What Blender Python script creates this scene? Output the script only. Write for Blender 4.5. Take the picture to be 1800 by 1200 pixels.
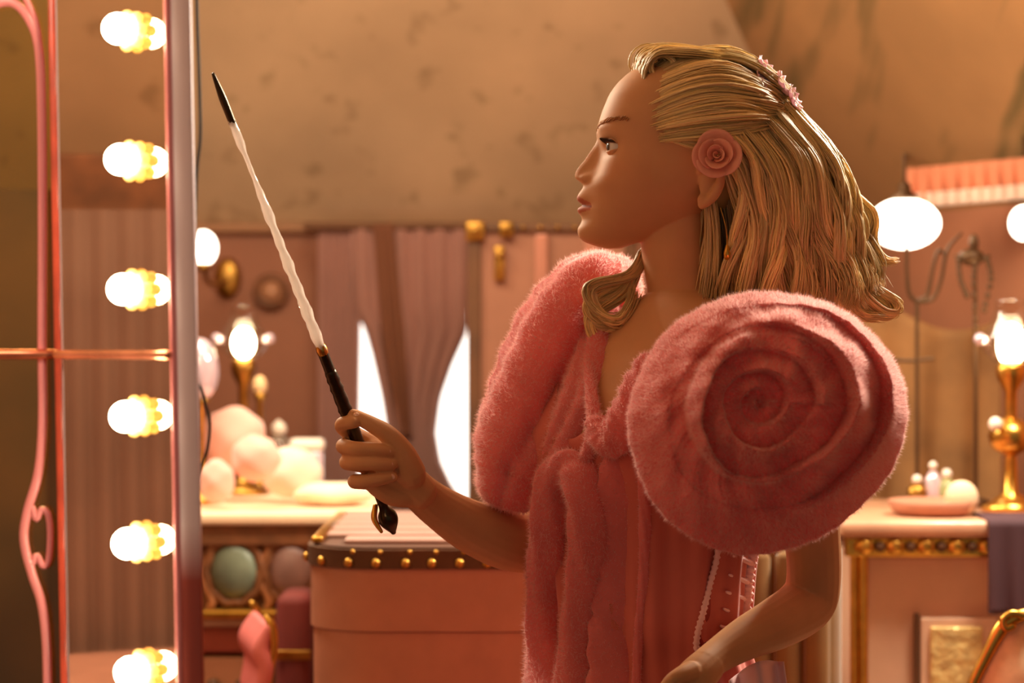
import bpy, bmesh, math, random
import numpy as np
from mathutils import Vector, Matrix
random.seed(7); rng = np.random.default_rng(7)
SC = bpy.context.scene
for o in list(bpy.data.objects): bpy.data.objects.remove(o)

# ------------------------------------------------------------------ camera, world, lights, exposure
F, ZC = 4000.0, 1.38                     # focal length in pixels of the 1800x1200 frame, camera height
cam = bpy.data.objects.new('camera', bpy.data.cameras.new('camera')); SC.collection.objects.link(cam)
cam.location = (0, 0, ZC); cam.rotation_euler = (math.pi/2, 0, 0)
cam.data.sensor_width = 36; cam.data.lens = F*36/1800; cam.data.clip_end = 60
cam.data.dof.use_dof = True; cam.data.dof.focus_distance = 2.5; cam.data.dof.aperture_fstop = 3.7
SC.camera = cam
SC.view_settings.view_transform = 'Standard'; SC.view_settings.look = 'None'
SC.view_settings.gamma = 1; SC.view_settings.use_curve_mapping = False
SC.view_settings.exposure = 0.0

def lin(c):
    return tuple((v/255/12.92 if v/255 <= .04045 else ((v/255+.055)/1.055)**2.4) for v in c)

wd = bpy.data.worlds.new('world'); SC.world = wd; wd.use_nodes = True
wd.node_tree.nodes['Background'].inputs[0].default_value = (1.0, .88, .66, 1)
wd.node_tree.nodes['Background'].inputs[1].default_value = .20

def area(name, loc, target, size, power, col):
    l = bpy.data.lights.new(name, 'AREA'); l.size = size; l.energy = power; l.color = col
    o = bpy.data.objects.new(name, l); SC.collection.objects.link(o); o.location = loc
    o.rotation_euler = (Vector(target)-Vector(loc)).to_track_quat('-Z', 'Y').to_euler()
    return o
area('key_light', (-.75, 3.65, 2.2), (.1, 2.6, 1.4), .6, 27, (1, .88, .66))
area('back_light', (.84, 3.15, 2.05), (.35, 2.5, 1.35), .3, 44, (1, .90, .70))
area('back_wall_fill', (-.2, 3.3, 2.5), (-.1, 4.4, 1.6), .8, 26, (1, .87, .62))  # unseen fill without a fixture, added to light the back of the room
area('side_light', (-.75, 1.2, 2.3), (-1.7, 2.0, 1.7), .5, 15, (1, .87, .66)).data.spread = 2.35  # unseen fill added to brighten the mirrored left wall and the edge board

# ------------------------------------------------------------------ helpers
def W(px, py, Y):
    """point that the photograph shows at (px, py), standing Y metres from the camera"""
    return Vector(((px-900)*Y/F, Y, ZC-(py-600)*Y/F))

def M(name, c, rough=.5, metal=0, var=.12, scale=12, sheen=0, emit=None, estr=0, bump=0, bscale=60,
      trans=0, alpha_mix=0, sss=0, attr=None, spec=.5, coat=0):
    m = bpy.data.materials.new(name); m.use_nodes = True
    nt = m.node_tree; b = nt.nodes['Principled BSDF']; out = nt.nodes['Material Output']
    L = nt.links; lc = lin(c)
    tc = nt.nodes.new('ShaderNodeTexCoord')
    nz = nt.nodes.new('ShaderNodeTexNoise'); nz.inputs['Scale'].default_value = scale; nz.inputs['Detail'].default_value = 4
    L.new(tc.outputs['Object'], nz.inputs['Vector'])
    rp = nt.nodes.new('ShaderNodeValToRGB')
    rp.color_ramp.elements[0].position = .3; rp.color_ramp.elements[1].position = .7
    rp.color_ramp.elements[0].color = (*[max(0, v*(1-var)) for v in lc], 1)
    rp.color_ramp.elements[1].color = (*[min(1, v*(1+var)) for v in lc], 1)
    L.new(nz.outputs['Fac'], rp.inputs['Fac'])
    colout = rp.outputs['Color']
    if attr:
        at = nt.nodes.new('ShaderNodeAttribute'); at.attribute_name = attr
        mx = nt.nodes.new('ShaderNodeMix'); mx.data_type = 'RGBA'; mx.blend_type = 'MULTIPLY'; mx.inputs[0].default_value = 1
        L.new(colout, mx.inputs[6]); L.new(at.outputs['Color'], mx.inputs[7]); colout = mx.outputs[2]
    L.new(colout, b.inputs['Base Color'])
    b.inputs['Roughness'].default_value = rough; b.inputs['Metallic'].default_value = metal
    b.inputs['Specular IOR Level'].default_value = spec
    b.inputs['Sheen Weight'].default_value = sheen; b.inputs['Sheen Roughness'].default_value = .4
    b.inputs['Coat Weight'].default_value = coat
    if sss:
        b.inputs['Subsurface Weight'].default_value = sss; b.inputs['Subsurface Radius'].default_value = (1, .35, .2)
        b.inputs['Subsurface Scale'].default_value = .008
    if emit:
        b.inputs['Emission Color'].default_value = (*emit, 1); b.inputs['Emission Strength'].default_value = estr
    if trans: b.inputs['Transmission Weight'].default_value = trans
    if bump:
        n2 = nt.nodes.new('ShaderNodeTexNoise'); n2.inputs['Scale'].default_value = bscale
        bp = nt.nodes.new('ShaderNodeBump'); bp.inputs['Strength'].default_value = bump; bp.inputs['Distance'].default_value = .01
        L.new(tc.outputs['Object'], n2.inputs['Vector']); L.new(n2.outputs['Fac'], bp.inputs['Height']); L.new(bp.outputs['Normal'], b.inputs['Normal'])
    if alpha_mix:                                         # thin cloth that lets light through
        t = nt.nodes.new('ShaderNodeBsdfTranslucent'); L.new(colout, t.inputs['Color'])
        mx2 = nt.nodes.new('ShaderNodeMixShader'); mx2.inputs[0].default_value = alpha_mix
        L.new(b.outputs[0], mx2.inputs[1]); L.new(t.outputs[0], mx2.inputs[2]); L.new(mx2.outputs[0], out.inputs['Surface'])
    return m

def obj(name, vf, mat, parent=None, smooth=True, kind=None):
    v, f = vf
    me = bpy.data.meshes.new(name); me.from_pydata([tuple(p) for p in v], [], f); me.update()
    if smooth: me.polygons.foreach_set('use_smooth', [True]*len(me.polygons))
    if mat: me.materials.append(mat)
    o = bpy.data.objects.new(name, me); SC.collection.objects.link(o)
    if parent: o.parent = parent
    if kind: o['kind'] = kind
    return o
def share(name, src, parent, matrix):
    o = bpy.data.objects.new(name, src.data); SC.collection.objects.link(o); o.parent = parent; o.matrix_local = matrix
    return o
def thing(name, label, cat, group=None):
    o = bpy.data.objects.new(name, None); SC.collection.objects.link(o); o.empty_display_size = .05
    return tag(o, label, cat, group)
def tag(o, label, cat, group=None):
    o['label'] = label; o['category'] = cat
    if group: o['group'] = group
    return o
def joinvf(*parts):
    V, Fc = [], []
    for v, f in parts:
        n = len(V); V += [tuple(p) for p in v]; Fc += [tuple(i+n for i in q) for q in f]
    return V, Fc
def xf(vf, mat): return [tuple(mat @ Vector(p)) for p in vf[0]], vf[1]

_CM = {}
def cmat(k, n):
    if (k, n) not in _CM:
        A_ = np.zeros((n, k))
        for r, x in enumerate(np.linspace(0, k-1, n)):
            i = min(int(x), k-2); u = x-i
            for idx, wgt in ((max(i-1, 0), -u+2*u*u-u**3), (i, 2-5*u*u+3*u**3), (i+1, u+4*u*u-3*u**3), (min(i+2, k-1), -u*u+u**3)): A_[r, idx] += .5*wgt
        _CM[(k, n)] = A_
    return _CM[(k, n)]
def catmull(P, n):
    P = np.array([tuple(p) for p in P], float); return cmat(len(P), n) @ P

def tube(pts, rad, n=12, seg=None, ref=None, flat=1.0, closed=False, prof=None):
    """lofted tube through pts; rad per point; flat squeezes the section along the reference axis"""
    pts = [tuple(p) for p in pts]
    if not hasattr(rad, '__len__'): rad = [rad]*len(pts)
    if seg is None: seg = max(2, (len(pts)-1)*6+1)
    C = catmull(pts, seg); R = catmull([[r] for r in rad], seg)[:, 0]
    T = np.gradient(C, axis=0); T /= np.linalg.norm(T, axis=1)[:, None]+1e-12
    ref0 = np.array(ref if ref is not None else (0, 1, 0), float)
    V = []; N = None
    for i in range(seg):
        a = ref0 if (ref is not None or N is None) else N
        a = a-T[i]*a.dot(T[i])
        if np.linalg.norm(a) < 1e-3: a = np.array((1, 0, 0.))-T[i]*T[i][0]
        a /= np.linalg.norm(a); N = a; b = np.cross(T[i], a)
        for j in range(n):
            th = 2*math.pi*j/n; q = prof(th, i/(seg-1)) if prof else 1
            V.append(C[i]+R[i]*q*(a*math.cos(th)*flat+b*math.sin(th)))
    Fc = []
    for i in range(seg-1):
        for j in range(n):
            Fc.append((i*n+j, i*n+(j+1) % n, (i+1)*n+(j+1) % n, (i+1)*n+j))
    # rounded caps
    for e, i0, sgn in ((0, 0, -1), (seg-1, (seg-1)*n, 1)):
        rr = R[e]; base = i0; prev = list(range(base, base+n))
        for k, (s, c) in enumerate(((.5, .866), (.82, .57))):
            cur = []
            for j in range(n):
                p = C[e]+(V[base+j]-C[e])*c+T[e]*sgn*rr*s*min(1, flat*1.0)
                cur.append(len(V)); V.append(p)
            for j in range(n):
                q = (prev[j], prev[(j+1) % n], cur[(j+1) % n], cur[j]); Fc.append(q if sgn > 0 else q[::-1])
            prev = cur
        tip = len(V); V.append(C[e]+T[e]*sgn*rr*.95*min(1, flat))
        for j in range(n):
            q = (prev[j], prev[(j+1) % n], tip); Fc.append(q if sgn > 0 else q[::-1])
    return V, Fc

def lathe(prof, n=24, at=(0, 0, 0)):
    V, Fc = [], []; m = len(prof)
    for r, z in prof:
        for j in range(n):
            t = 2*math.pi*j/n; V.append((at[0]+r*math.cos(t), at[1]+r*math.sin(t), at[2]+z))
    for i in range(m-1):
        for j in range(n): Fc.append((i*n+j, i*n+(j+1) % n, (i+1)*n+(j+1) % n, (i+1)*n+j))
    Fc.append(tuple(range(n))[::-1]); Fc.append(tuple((m-1)*n+j for j in range(n)))
    return V, Fc

def box(x0, x1, y0, y1, z0, z1, bev=0.0):
    bm = bmesh.new(); bmesh.ops.create_cube(bm, size=1)
    for v in bm.verts: v.co = Vector(((x0+x1)/2+v.co.x*(x1-x0), (y0+y1)/2+v.co.y*(y1-y0), (z0+z1)/2+v.co.z*(z1-z0)))
    if bev: bmesh.ops.bevel(bm, geom=bm.edges[:], offset=bev, segments=2, affect='EDGES', profile=.5)
    bm.verts.index_update(); V = [v.co.copy() for v in bm.verts]; Fc = [[v.index for v in f.verts] for f in bm.faces]; bm.free()
    return V, Fc

def sphere(c, r, nu=20, nv=12, sc=(1, 1, 1)):
    V, Fc = [], []
    for i in range(1, nv):
        a = math.pi*i/nv
        for j in range(nu):
            t = 2*math.pi*j/nu
            V.append((c[0]+r*sc[0]*math.sin(a)*math.cos(t), c[1]+r*sc[1]*math.sin(a)*math.sin(t), c[2]+r*sc[2]*math.cos(a)))
    for i in range(nv-2):
        for j in range(nu): Fc.append((i*nu+j, (i+1)*nu+j, (i+1)*nu+(j+1) % nu, i*nu+(j+1) % nu))
    t = len(V); V.append((c[0], c[1], c[2]+r*sc[2])); b = len(V); V.append((c[0], c[1], c[2]-r*sc[2]))
    for j in range(nu):
        Fc.append((t, j, (j+1) % nu)); Fc.append((b, (nv-2)*nu+(j+1) % nu, (nv-2)*nu+j))
    return V, Fc

def slab(poly, thick, nrm):
    """polygon given a thickness along -nrm"""
    n = len(poly); nv = Vector(nrm).normalized()
    V = [Vector(p) for p in poly]+[Vector(p)-nv*thick for p in poly]
    return V, [tuple(range(n)), tuple(range(2*n-1, n-1, -1))]+[(i, i+n, (i+1) % n+n, (i+1) % n) for i in range(n)]

def sheet(fn, nu, nv):
    V = [fn(i/(nu-1), j/(nv-1)) for j in range(nv) for i in range(nu)]
    return V, [(j*nu+i, j*nu+i+1, (j+1)*nu+i+1, (j+1)*nu+i) for j in range(nv-1) for i in range(nu-1)]

def solid(o, t):
    m = o.modifiers.new('thickness', 'SOLIDIFY'); m.thickness = t; m.offset = 0
    return o

# ------------------------------------------------------------------ materials
def wallpaper(name, c, c2, mode):
    m = bpy.data.materials.new(name); m.use_nodes = True; nt = m.node_tree; b = nt.nodes['Principled BSDF']; L = nt.links
    tc = nt.nodes.new('ShaderNodeTexCoord'); mp = nt.nodes.new('ShaderNodeMapping')
    L.new(tc.outputs['Object'], mp.inputs['Vector'])
    n1 = nt.nodes.new('ShaderNodeTexNoise'); n1.inputs['Scale'].default_value = 3; n1.inputs['Detail'].default_value = 5
    L.new(tc.outputs['Object'], n1.inputs['Vector'])
    r1 = nt.nodes.new('ShaderNodeValToRGB'); r1.color_ramp.elements[0].position = .35; r1.color_ramp.elements[1].position = .7
    a = lin(c); r1.color_ramp.elements[0].color = (*[v*.82 for v in a], 1); r1.color_ramp.elements[1].color = (*[v*1.08 for v in a], 1)
    L.new(n1.outputs['Fac'], r1.inputs['Fac'])
    n2 = nt.nodes.new('ShaderNodeTexNoise'); n2.inputs['Detail'].default_value = 3
    if mode == 'stalks':
        mp.inputs['Rotation'].default_value = (0, 0, .35); mp.inputs['Scale'].default_value = (9, 1.0, 1.2); n2.inputs['Scale'].default_value = 1.6
        lo, hi, st = .50, .62, .75
    else:
        mp.inputs['Scale'].default_value = (1, 1, 1); n2.inputs['Scale'].default_value = 13
        lo, hi, st = .60, .70, .42
    L.new(mp.outputs[0], n2.inputs['Vector'])
    r2 = nt.nodes.new('ShaderNodeValToRGB'); r2.color_ramp.elements[0].position = lo; r2.color_ramp.elements[1].position = hi
    r2.color_ramp.elements[0].color = (0, 0, 0, 1); r2.color_ramp.elements[1].color = (st, st, st, 1)
    L.new(n2.outputs['Fac'], r2.inputs['Fac'])
    mx = nt.nodes.new('ShaderNodeMix'); mx.data_type = 'RGBA'; L.new(r2.outputs['Color'], mx.inputs[0])
    L.new(r1.outputs['Color'], mx.inputs[6]); mx.inputs[7].default_value = (*lin(c2), 1)
    L.new(mx.outputs[2], b.inputs['Base Color']); b.inputs['Roughness'].default_value = .8
    return m
m_ceil = wallpaper('floral_plaster', (212, 174, 136), (128, 100, 62), 'spots')
m_ceilr = wallpaper('painted_stalk_plaster', (188, 138, 88), (96, 84, 44), 'stalks')
m_wall = M('dusky_pink_wall', (164, 106, 80), .75, var=.15, scale=4)
m_wallr = M('rose_orange_wall', (172, 112, 82), .7, var=.2, scale=3)
m_floor = M('dark_floor_wood', (86, 52, 36), .5, var=.3, scale=6)
m_gold = M('antique_gold', (214, 160, 74), .28, 1, var=.2, scale=30)
m_brass = M('aged_brass', (176, 128, 60), .35, 1, var=.25, scale=40)
m_dark = M('dark_leather', (92, 54, 24), .65, var=.2)
m_trunk = M('blush_trunk_leather', (186, 124, 98), .5, var=.07, scale=25)
m_trunk2 = M('rose_trunk_leather', (148, 96, 72), .5, var=.1, scale=9)
m_slat = M('lilac_lid_slat', (182, 142, 130), .4, var=.08)
m_pinkm = M('pink_enamel', (244, 150, 152), .3, var=.06, coat=.3)
m_redm = M('red_lacquer', (186, 72, 50), .3, var=.25, scale=25, coat=.5)
m_lilac = M('lilac_lacquer', (248, 218, 222), .5, var=.04)
m_black = M('black_cable', (24, 20, 18), .5)
m_curt = M('mauve_curtain', (172, 122, 110), .8, var=.12, scale=5, sheen=.3)
m_curtb = M('brown_curtain', (130, 80, 56), .85, var=.15, scale=5)
m_cream = M('cream_cloth', (250, 214, 178), .8, var=.05)
m_puff = M('pink_powder_puff', (250, 184, 168), .9, var=.05, sheen=.6)
m_white = M('pearl_white', (250, 236, 224), .3, var=.03)
m_glass = M('clear_glass', (255, 246, 236), .03, trans=.9, var=.01)
m_iri = M('iridescent_glass', (232, 206, 220), .08, var=.12, scale=20, metal=.3, coat=.6)
m_plum = M('plum_cloth', (78, 48, 56), .85, var=.1)
m_teal = M('sea_green_enamel', (120, 128, 108), .4, var=.35, scale=14)
m_mauve = M('mauve_enamel', (150, 112, 104), .4, var=.3, scale=14)
m_carv = M('carved_walnut', (128, 78, 46), .5, var=.3, scale=25)
m_goldv = M('gold_velvet', (124, 84, 32), .8, var=.25, scale=7, sheen=.4)
m_iron = M('dark_wrought_iron', (92, 66, 44), .45, .6, var=.2)
m_bulb = M('lit_bulb', (255, 240, 214), .3, emit=(1, .80, .52), estr=45)
m_globe = M('lit_opal_globe', (255, 244, 226), .3, emit=(1, .88, .70), estr=7)
m_flame = M('lit_lamp_flame', (255, 240, 200), .3, emit=(1, .80, .48), estr=42)
m_day = M('bright_window_daylight', (255, 255, 255), .5, emit=(1, .95, .86), estr=2.2)
m_skin = M('skin', (204, 150, 106), .6, var=.04, scale=30, attr='Col', sss=.12, spec=.3)
m_hair = M('blonde_hair', (236, 202, 142), .45, var=.12, scale=9, attr='Col', spec=.6)
m_tulle = M('pink_tulle', (240, 132, 130), .9, var=.08, scale=14, sheen=.7, alpha_mix=.25)
m_fuzz = M('pink_tulle_pile', (255, 206, 200), .95, var=.10, scale=10, alpha_mix=.5, spec=.1)
m_satin = M('rose_satin', (206, 106, 92), .85, var=.08, scale=10, sheen=.4)
m_satind = M('deep_rose_satin', (150, 40, 40), .5, var=.15)
m_lace = M('pale_pink_lace', (252, 200, 200), .8, var=.06, sheen=.5)
m_rose = M('rose_petal', (255, 182, 156), .6, var=.08, scale=40, alpha_mix=.25)
m_lilp = M('lilac_petal', (252, 208, 216), .6, var=.12, scale=60, alpha_mix=.25)
m_eye = M('eye_white', (225, 215, 205), .15, var=.02); m_iris = M('hazel_iris', (90, 70, 50), .15, var=.3, scale=200)
m_lash = M('brown_lash', (48, 28, 14), .6)
m_brow = M('brown_brow', (186, 130, 78), .8)
m_pearl = M('crystal_wand_shaft', (255, 244, 236), .15, var=.03, scale=60, coat=1, alpha_mix=.45)
m_nail = M('pale_nail', (236, 186, 160), .25, var=.03, coat=.5)
m_bronze = M('dark_bronze', (66, 54, 38), .3, .8, var=.3, scale=60)
m_blush = M('pink_quilting', (232, 128, 126), .6, var=.08)
m_chairc = M('cream_brocade', (240, 200, 158), .7, var=.12, scale=40)
m_goldpan = M('gilt_fretwork', (238, 196, 130), .4, .35, var=.35, scale=45, bump=.5)

def mirror_mat():
    m = M('silvered_glass', (196, 172, 150), .035, 1, var=.02); return m
def smoked():
    m = bpy.data.materials.new('smoked_glass'); m.use_nodes = True; nt = m.node_tree; L = nt.links
    t = nt.nodes.new('ShaderNodeBsdfTransparent'); g = nt.nodes.new('ShaderNodeBsdfGlossy'); g.inputs['Roughness'].default_value = .05
    nz = nt.nodes.new('ShaderNodeTexNoise'); nz.inputs['Scale'].default_value = 3
    rp = nt.nodes.new('ShaderNodeValToRGB'); rp.color_ramp.elements[0].color = (.80, .72, .44, 1); rp.color_ramp.elements[1].color = (.88, .80, .50, 1)
    L.new(nz.outputs['Fac'], rp.inputs['Fac']); L.new(rp.outputs['Color'], t.inputs['Color'])
    mx = nt.nodes.new('ShaderNodeMixShader'); mx.inputs[0].default_value = .05
    L.new(t.outputs[0], mx.inputs[1]); L.new(g.outputs[0], mx.inputs[2]); L.new(mx.outputs[0], nt.nodes['Material Output'].inputs['Surface'])
    return m
m_mirror, m_smoke = mirror_mat(), smoked()
def reflect_lacquer():                       # lilac lacquer with a red reflection painted into the colour of its lower part
    m = M('painted_reflection_lacquer', (250, 222, 226), .45, var=.03); nt = m.node_tree; L = nt.links; bs = nt.nodes['Principled BSDF']
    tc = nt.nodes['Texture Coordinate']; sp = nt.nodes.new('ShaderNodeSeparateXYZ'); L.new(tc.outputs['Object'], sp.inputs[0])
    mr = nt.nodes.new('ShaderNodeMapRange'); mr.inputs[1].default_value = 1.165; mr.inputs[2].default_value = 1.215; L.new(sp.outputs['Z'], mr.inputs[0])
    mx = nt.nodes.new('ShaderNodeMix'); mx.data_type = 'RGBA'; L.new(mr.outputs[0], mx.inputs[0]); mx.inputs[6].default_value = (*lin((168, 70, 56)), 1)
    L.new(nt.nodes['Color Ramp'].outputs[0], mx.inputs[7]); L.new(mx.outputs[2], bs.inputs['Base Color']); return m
m_reflac = reflect_lacquer()

# ------------------------------------------------------------------ the room: knee walls and sloping attic ceiling
KZ, TZ, IN = 1.64, 2.62, .82
XL, XR, YB = -1.7, .69, 5.0
rd = Vector((.344, -.939, 0)); rn = Vector((-.939, -.344, 0))
RB = Vector((XR, YB, 0)); RF = RB+rd*5.6
hipR = Vector((XR-.699*IN, YB-IN, 0)); hipL = Vector((XL+IN, YB-IN, 0)); RFi = RF+rn*IN
def struct(name, vf, mat, smooth=False): o = obj(name, vf, mat, smooth=smooth); o['kind'] = 'structure'; return o
def zz(p, z): return Vector((p[0], p[1], z))
struct('floor', slab([(XL, -1, 0), (RF.x, -1, 0), (RF.x, YB, 0), (XL, YB, 0)], .05, (0, 0, 1)), m_floor)
struct('wall_back', slab([(XL, YB, 0), (XR, YB, 0), (XR, YB, KZ), (XL, YB, KZ)], .1, (0, -1, 0)), m_wall)
struct('wall_left', slab([(XL, -1, 0), (XL, YB, 0), (XL, YB, KZ), (XL, -1, KZ)], .1, (1, 0, 0)), m_curtb)
struct('wall_right', slab([zz(RB, 0), zz(RF, 0), zz(RF, KZ), zz(RB, KZ)], .1, rn), m_wallr)
sl = (0, -.766, -.643)
struct('ceiling_back_slope', slab([(XL, YB, KZ), (XR, YB, KZ), zz(hipR, TZ), zz(hipL, TZ)], .06, sl), m_ceil)
struct('ceiling_left_slope', slab([(XL, -1, KZ), (XL, YB, KZ), zz(hipL, TZ), (XL+IN, -1, TZ)], .06, (.766, 0, -.643)), m_ceil)
struct('ceiling_right_slope', slab([zz(RB, KZ), zz(RF, KZ), zz(RFi, TZ), zz(hipR, TZ)], .06, (rn.x*.766, rn.y*.766, -.643)), m_ceilr)
struct('ceiling', slab([(XL+IN, -1, TZ), zz(hipL, TZ), zz(hipR, TZ), zz(RFi, TZ), (RFi.x, -1, TZ)], .06, (0, 0, -1)), m_ceil)
# moulding where the sloping ceiling meets the knee wall
struct('trim_1', box(XL, XR, YB-.025, YB-.002, KZ-.022, KZ, .006), M('tan_moulding', (168, 118, 82), .6))
struct('trim_2', box(XL+.002, XL+.03, -1, YB-.03, KZ-.09, KZ, .006), m_carv)

# window with bright daylight behind the curtains
wn = W(610, 545, 4.93); we = W(850, 880, 4.93)
win = struct('window_1', box(wn.x-.03, we.x+.03, 4.955, 4.995, we.z-.03, wn.z+.03, .004), m_carv)
obj('window_pane', box(wn.x, we.x, 4.945, 4.953, we.z, wn.z), m_day, win, smooth=False)
for k in (.5,):
    x = wn.x+(we.x-wn.x)*k; obj('window_bar', box(x-.008, x+.008, 4.93, 4.944, we.z, wn.z), m_carv, win, smooth=False)

def curtain(name, label, Lf, Rf, py0, py1, Y, mat, folds, amp=.012, ph=0):
    """hanging cloth between a left and a right edge (pixel functions of height), with real folds"""
    def fn(u, v):
        py = py0+(py1-py0)*v; px = Lf(py)+(Rf(py)-Lf(py))*u
        p = W(px, py, Y); p.y += amp*math.sin(2*math.pi*folds*u+ph+.6*math.sin(3*v))*(.4+.6*v)
        return p
    o = obj(name, sheet(fn, max(24, int(folds*10)), 30), mat); solid(o, .003); tag(o, label, 'curtain', 'window curtains'); return o
def ip(*pts):
    xs = [p[0] for p in pts]; ys = [p[1] for p in pts]
    return lambda py: float(np.interp(py, xs, ys))
curtain('window_curtain', 'mauve curtain with a straight edge left of the narrow bright window gap', ip((400, 560)), ip((400, 634), (565, 633), (900, 629)), 398, 900, 4.875, m_curt, 5)
curtain('window_curtain', 'mauve curtain swept into a waist between the two bright window gaps', ip((400, 615), (550, 624), (575, 640), (620, 653), (700, 671), (800, 686), (900, 690)),
        ip((400, 822), (580, 822), (640, 795), (700, 774), (760, 766), (810, 774), (855, 795), (900, 830)), 398, 900, 4.86, m_curt, 6, .014, 1)
curtain('window_curtain', 'dark brown gathered curtain end hanging over the mauve curtains', ip((390, 655), (600, 672), (760, 700)), ip((390, 690), (600, 712), (760, 722)), 394, 770, 4.846, m_curtb, 2, .008)
rodm = obj('curtain_rod', joinvf(tube([W(540, 398, 4.86), W(850, 398, 4.86)], .009, 10, 3), *[tube([W(p, 398, 4.86), W(p, 398, 5.0)], .006, 8, 2) for p in (545, 845)]), M('dull_bronze_rod', (120, 78, 52), .6, .2)); tag(rodm, 'thin bronze rod carrying the mauve window curtains', 'curtain rod')

# curtains and chest by the left wall: the vanity mirror shows them
def lc(u, v):
    y = 1.0+2.2*u; return Vector((XL+.07+.012*math.sin(u*2*math.pi*56)*(.5+.5*v), y, KZ-.085-(KZ-.125)*v))
o = obj('wall_drape', sheet(lc, 560, 12), M('taupe_drape', (146, 112, 98), .8, var=.12, scale=5)); solid(o, .004); tag(o, 'long pleated mauve drape along the left wall, seen in the vanity mirror', 'curtain')
t = thing('linen_chest', 'plain pink chest against the drape, seen at the foot of the vanity mirror', 'chest')
obj('body', box(-1.55, -1.25, 1.2, 3.0, 0, .87, .01), M('pale_pink_chest', (240, 178, 158), .5), t, False); obj('lid', box(-1.56, -1.24, 1.19, 3.01, .873, .915, .012), M('pale_pink_lid', (244, 186, 168), .5), t, False)

# dark folding screen standing behind the smoked glass
t = thing('folding_screen', 'dark brown folding screen behind the smoked glass pane', 'screen')
scx = [W(p, 600, 3.95).x for p in (-260, -150, -40, 70, 180)]
topz = W(0, 330, 3.95).z
for k in range(4):
    x0, x1 = scx[k], scx[k+1]; ya, yb = (3.95, 4.01) if k % 2 == 0 else (4.01, 3.95)
    P = [(x0, ya, .02), (x1, yb, .02), (x1, yb, topz), (x0, ya, topz)]
    nr = Vector((yb-ya, -(x1-x0), 0)); obj('panel', slab(P, .02, nr), M('screen_walnut', (92, 56, 30), .5, var=.3, scale=5), t, False)

# ------------------------------------------------------------------ vanity mirror with bulbs
van = thing('vanity_mirror', 'tall folding vanity mirror with pink frame and lit bulbs at the left', 'mirror')
LEAN = .0187
def VW(px, py, Y): return W(px+(py-600)*LEAN, py, Y)
mR, mL = (-.305, 2.05), (-.42, 2.13)
mdir = Vector((mL[0]-mR[0], mL[1]-mR[1], 0)); mlen = mdir.length; mdir.normalize()
mn = Vector((-mdir.y, mdir.x, 0))
if mn.y > 0: mn = -mn
ZT, ZB = 1.98, .06
def lean(p): p = Vector(p); return Vector((p.x-(p.z-ZC)*LEAN, p.y, p.z))
def leanvf(vf): return [lean(p) for p in vf[0]], vf[1]
A = Vector((mR[0], mR[1], 0)); B = Vector((mL[0], mL[1], 0))
obj('mirror_glass', leanvf(slab([zz(A, ZB), zz(B, ZB), zz(B, ZT), zz(A, ZT)], .008, mn)), m_mirror, van, False)
def bar(a, b, half, front, back, z0, z1):      # upright board from plan point a to b, along the mirror normal
    P = [a+mn*front, b+mn*front, b-mn*back, a-mn*back]
    return [zz(p, z0) for p in P]+[zz(p, z1) for p in P], [(0, 1, 2, 3), (7, 6, 5, 4), (0, 4, 5, 1), (1, 5, 6, 2), (2, 6, 7, 3), (3, 7, 4, 0)]
Rx = Vector((mR[0]+.0205, mR[1]+.002, 0))
eb = obj('edge_board', leanvf(box(mR[0]+.002, mR[0]+.0215, mR[1]-.004, mR[1]+.007, .03, ZT+.03, .002)), m_reflac, van)
obj('edge_bead', leanvf(tube([(mR[0]+.0005, mR[1]-.004, .05), (mR[0]+.0005, mR[1]-.004, ZT)], .0032, 8, 2)), m_pinkm, van)
obj('hinge_post', leanvf(box(mL[0]-.0095, mL[0]-.0025, mL[1]+.003, mL[1]+.034, .03, ZT+.03, .0012)), m_redm, van)
obj('hinge_edge', leanvf(box(mL[0]-.0022, mL[0]-.0002, mL[1]+.002, mL[1]+.012, .03, ZT+.03, .0006)), m_lilac, van)
xP = mL[0]-.011
obj('smoked_pane', leanvf(box(-.85, xP, mL[1]+.03, mL[1]+.034, ZB, ZT)), m_smoke, van, False)
# pink curved moulding on the pane
YM = mL[1]+.022
mould = [(-420, 60), (-300, 90), (-150, 70), (-60, 30), (0, 6), (32, 8), (58, 40), (72, 90), (76, 200), (76, 400), (74, 600), (74, 740), (66, 830), (46, 900), (40, 950), (54, 1010), (70, 1060), (78, 1130), (80, 1240), (82, 1500)]
obj('pink_moulding', tube([VW(px-(py-600)*.012, py, YM) for px, py in mould], [.0045]*len(mould), 10, 110, ref=(0, 1, 0), flat=.8), m_pinkm, van)
obj('pink_scroll', tube([VW(p[0], p[1], YM) for p in [(52, 893), (58, 912), (68, 895), (79, 905), (82, 940), (78, 985), (68, 994), (58, 976), (50, 990)]], .0032, 8, 40), m_pinkm, van)
obj('pink_scroll', tube([VW(p[0], p[1], YM) for p in [(44, -30), (62, 10), (76, 50), (82, 110)]], [.003, .0034, .003, .0022], 8, 20), m_pinkm, van)
# rail crossing the pane and the wing
rz = W(0, 622, 2.2).z
obj('cross_rail', tube([(-.85, YM-.004, rz), (xP, YM-.004, rz), (xP+.012, YM-.004, rz)], .0052, 10, 8), M('rose_gold_rail', (224, 126, 92), .25, .8, var=.25, scale=30), van)
pa = B+mn*.008; pb = A+mn*.008
obj('cross_rail', tube([zz(pa, rz), zz((pa+pb)/2, rz), zz(pb, rz)], .0045, 10, 8), M('rose_gold_rail_wing', (232, 158, 126), .22, .8, var=.25, scale=30), van)
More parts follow.
